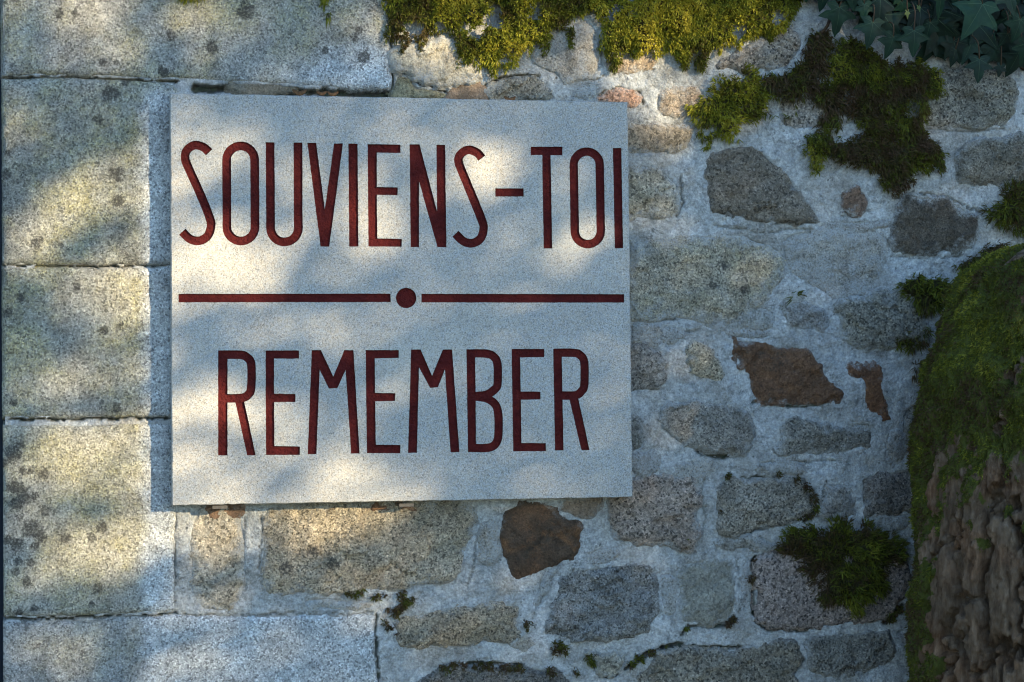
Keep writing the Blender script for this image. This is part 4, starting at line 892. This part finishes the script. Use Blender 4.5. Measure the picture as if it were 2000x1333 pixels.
# ------------------------------------------------------------------ the tree whose crown dapples the wall (stands in front, out of the picture)
def wpt(px, py, pl):
    y = YF if pl else 0.0
    x, z = W([px, py], y); t = y / SUN[1]
    return x - SUN[0] * t, z - SUN[2] * t
LIGHT = [  # px, py, rx, ry, angle (deg, clockwise), strength, on the plaque?
 (150,15,115,38,0,.85,0),(385,45,95,60,0,.5,0),(560,55,80,40,0,.4,0),(110,110,110,28,-8,.35,0),(20,235,48,75,0,.75,0),(150,400,150,55,-30,.95,0),(255,440,60,45,0,.5,0),
 (215,565,105,52,8,1,0),(60,530,60,22,0,.3,0),(190,740,95,50,-10,.55,0),(60,725,60,50,0,.5,0),(180,895,155,75,-5,.95,0),(290,945,60,60,0,.85,0),(235,1065,125,62,-6,.95,0),(45,1010,60,50,0,.5,0),(115,1150,110,35,0,.4,0),(100,1265,120,50,0,.42,0),(300,1290,120,35,0,.25,0),
 (410,1060,85,62,0,.85,0),(625,1030,130,52,0,.9,0),(590,1115,120,35,0,.5,0),(850,110,95,55,0,.85,0),(970,110,85,62,0,.85,0),(800,30,80,45,0,.7,0),(930,40,110,50,0,.8,0),(1010,40,70,50,0,.6,0),(1360,90,70,50,0,.8,0),(1470,50,60,40,0,.6,0),(1060,70,70,50,0,.6,0),(1200,105,120,55,0,.8,0),(1290,175,95,55,0,.85,0),(1290,60,90,50,0,.95,0),(1170,40,70,40,0,.6,0),(1420,60,70,45,0,.5,0),(1290,270,62,40,0,.55,0),(1265,375,60,45,0,.35,0),(1400,215,55,60,0,.38,0),(1370,520,90,55,0,.26,0),(1490,545,50,40,0,.2,0),(1670,372,40,22,0,.5,0),(1560,220,60,40,0,.22,0),(1650,60,50,45,0,.3,0),(1790,70,40,25,0,.15,0),
 (410,300,55,42,0,.8,1),(352,335,28,50,0,.75,1),(425,505,120,72,-6,1,1),(360,450,40,40,0,.5,1),(475,548,70,36,0,.95,1),(580,365,42,65,0,.5,1),(655,400,40,60,0,.5,1),(745,440,62,75,0,.9,1),(690,480,40,30,0,.7,1),(800,490,60,30,0,.3,1),(960,330,80,72,0,.7,1),(850,255,90,28,-10,.35,1),(1112,420,52,85,0,.6,1),(1040,480,70,30,0,.35,1),(1130,232,80,26,0,.32,1),(950,215,110,20,0,.3,1),
 (450,612,115,20,0,.45,1),(600,650,90,40,0,.65,1),(680,655,60,35,0,.45,1),(380,820,70,92,0,.85,1),(462,800,75,52,0,.92,1),(562,830,62,52,0,.65,1),(470,915,80,35,0,.6,1),(400,955,90,35,0,.8,1),(685,930,75,50,0,.9,1),(785,965,80,28,0,.55,1),(560,960,70,30,0,.45,1),(860,935,70,40,0,.3,1)]
LW = []
for px, py, rx, ry, an, s_, pl in LIGHT:
    x, z = wpt(px, py, pl); LW.append((x, z, rx * .001, ry * .001, R(an), s_))
def light_at(x, z):
    keep_ = np.ones_like(x)
    for cx, cz, rx, rz, an, s_ in LW:
        dx, dz = x - cx, -(z - cz)
        a_ = (dx * math.cos(an) + dz * math.sin(an)) / (rx * .86); b_ = (-dx * math.sin(an) + dz * math.cos(an)) / (rz * .86)
        keep_ *= 1 - s_ ** 1.35 * np.exp(-(a_ * a_ + b_ * b_) ** 1.3 * .8)
    l_ = 1 - keep_
    base = .09 * sstep(.75, -.6, x) + .04
    return np.clip(base * (1 + .8 * fbm(x * 6, z * 6, 2, 200)) + (1 - base) * l_, 0.02, 1)
LEAF_A, LEAF_B = .026, .015
nn = 60000
wx = rng.uniform(-1.45, 1.5, nn); wz = rng.uniform(.55, 2.65, nn)
lam = -np.log(light_at(wx, wz))                                     # layers of leaves wanted
area = 2.95 * 2.1 * (-SUN[1])                                       # across the sun's rays
leaf_area = PI * LEAF_A * LEAF_B * .55
want = 1.9 * lam * area / leaf_area / nn
k = rng.random(nn) < want
wx, wz = wx[k], wz[k]
tdist = rng.uniform(6.0, 8.2, len(wx))
pts = np.stack([wx + SUN[0] * tdist, SUN[1] * tdist, wz + SUN[2] * tdist], 1)
cc = np.array([0.2, 0, 1.7]) + SUN * 7.2
ex = rng.normal(0, 1, (9000, 3)); ex /= np.linalg.norm(ex, axis=1)[:, None]
ex = cc + np.array([.9, -.6, .5]) + ex * (rng.random(9000) ** .33)[:, None] * np.array([2.7, 2.3, 2.0])
tpar = ex[:, 1] / SUN[1]; hx = ex[:, 0] - SUN[0] * tpar; hz = ex[:, 2] - SUN[2] * tpar
clump = fbm(ex[:, 0] * 2.2, ex[:, 2] * 2.2 + ex[:, 1], 3, 210) > -.15
free = ~((hx > -1.4) & (hx < 1.45) & (hz > .6) & (hz < 2.6)) & clump
pts = np.concatenate([pts, ex[free]])
N = len(pts)
nrm_ = rng.normal(0, 1, (N, 3)) + SUN * .6; nrm_ /= np.linalg.norm(nrm_, axis=1)[:, None]
u_ = np.cross(nrm_, rng.normal(0, 1, (N, 3))); u_ /= np.linalg.norm(u_, axis=1)[:, None]; v_ = np.cross(nrm_, u_)
sc_ = (.8 + .4 * rng.random(N))[:, None]
LVt = np.stack([pts - u_ * LEAF_A * sc_, pts - u_ * LEAF_A * .3 * sc_ + v_ * LEAF_B * sc_, pts + u_ * LEAF_A * .4 * sc_ + v_ * LEAF_B * .85 * sc_, pts + u_ * LEAF_A * 1.05 * sc_, pts + u_ * LEAF_A * .4 * sc_ - v_ * LEAF_B * .85 * sc_, pts - u_ * LEAF_A * .3 * sc_ - v_ * LEAF_B * sc_], 1)
o6 = (np.arange(N) * 6)[:, None]
tb = np.array([.95, 0, 0]) + SUN * 7.6; tb[2] = 0
tree = empty("broadleaf_tree", tuple(tb), "leafy tree out in front of the wall throwing dappled shade on it", "tree")
mesh_obj("crown", LVt.reshape(-1, 3), np.concatenate([o6 + np.array([[0, 1, 2, 3]]), o6 + np.array([[0, 3, 4, 5]])]), M_CROWN, tree, False)
mb = MB(); fork = tb + np.array([-.05, .05, 3.1])
mb.tube(catmull([tb + (0, 0, -.05), tb + (.03, 0, .8), tb + (-.02, .02, 2.0), fork], 5), np.linspace(.17, .10, 16), 12)
for k, (ex_, ez_, tl) in enumerate([(1.0, 1.2, 6.6), (.62, 1.0, 7.4), (.62, 1.45, 6.3), (.95, 1.95, 7.8), (.75, 2.25, 6.8), (.45, 2.75, 7.2), (1.25, 2.8, 7.9), (1.35, 2.2, 6.2), (.35, .75, 7.9), (2.0, 2.3, 7.0), (1.8, 1.5, 8.2)]):
    e_ = np.array([ex_, 0, ez_]) + SUN * tl
    md = (fork + e_) / 2 + np.array([0, 0, .12]) + rng.normal(0, .06, 3)
    p_ = catmull([fork - np.array([0, 0, .1]), md, e_], 6); mb.tube(p_, np.linspace(.05, .008, len(p_)), 7)
mb.build("trunk", M_WOOD, tree)
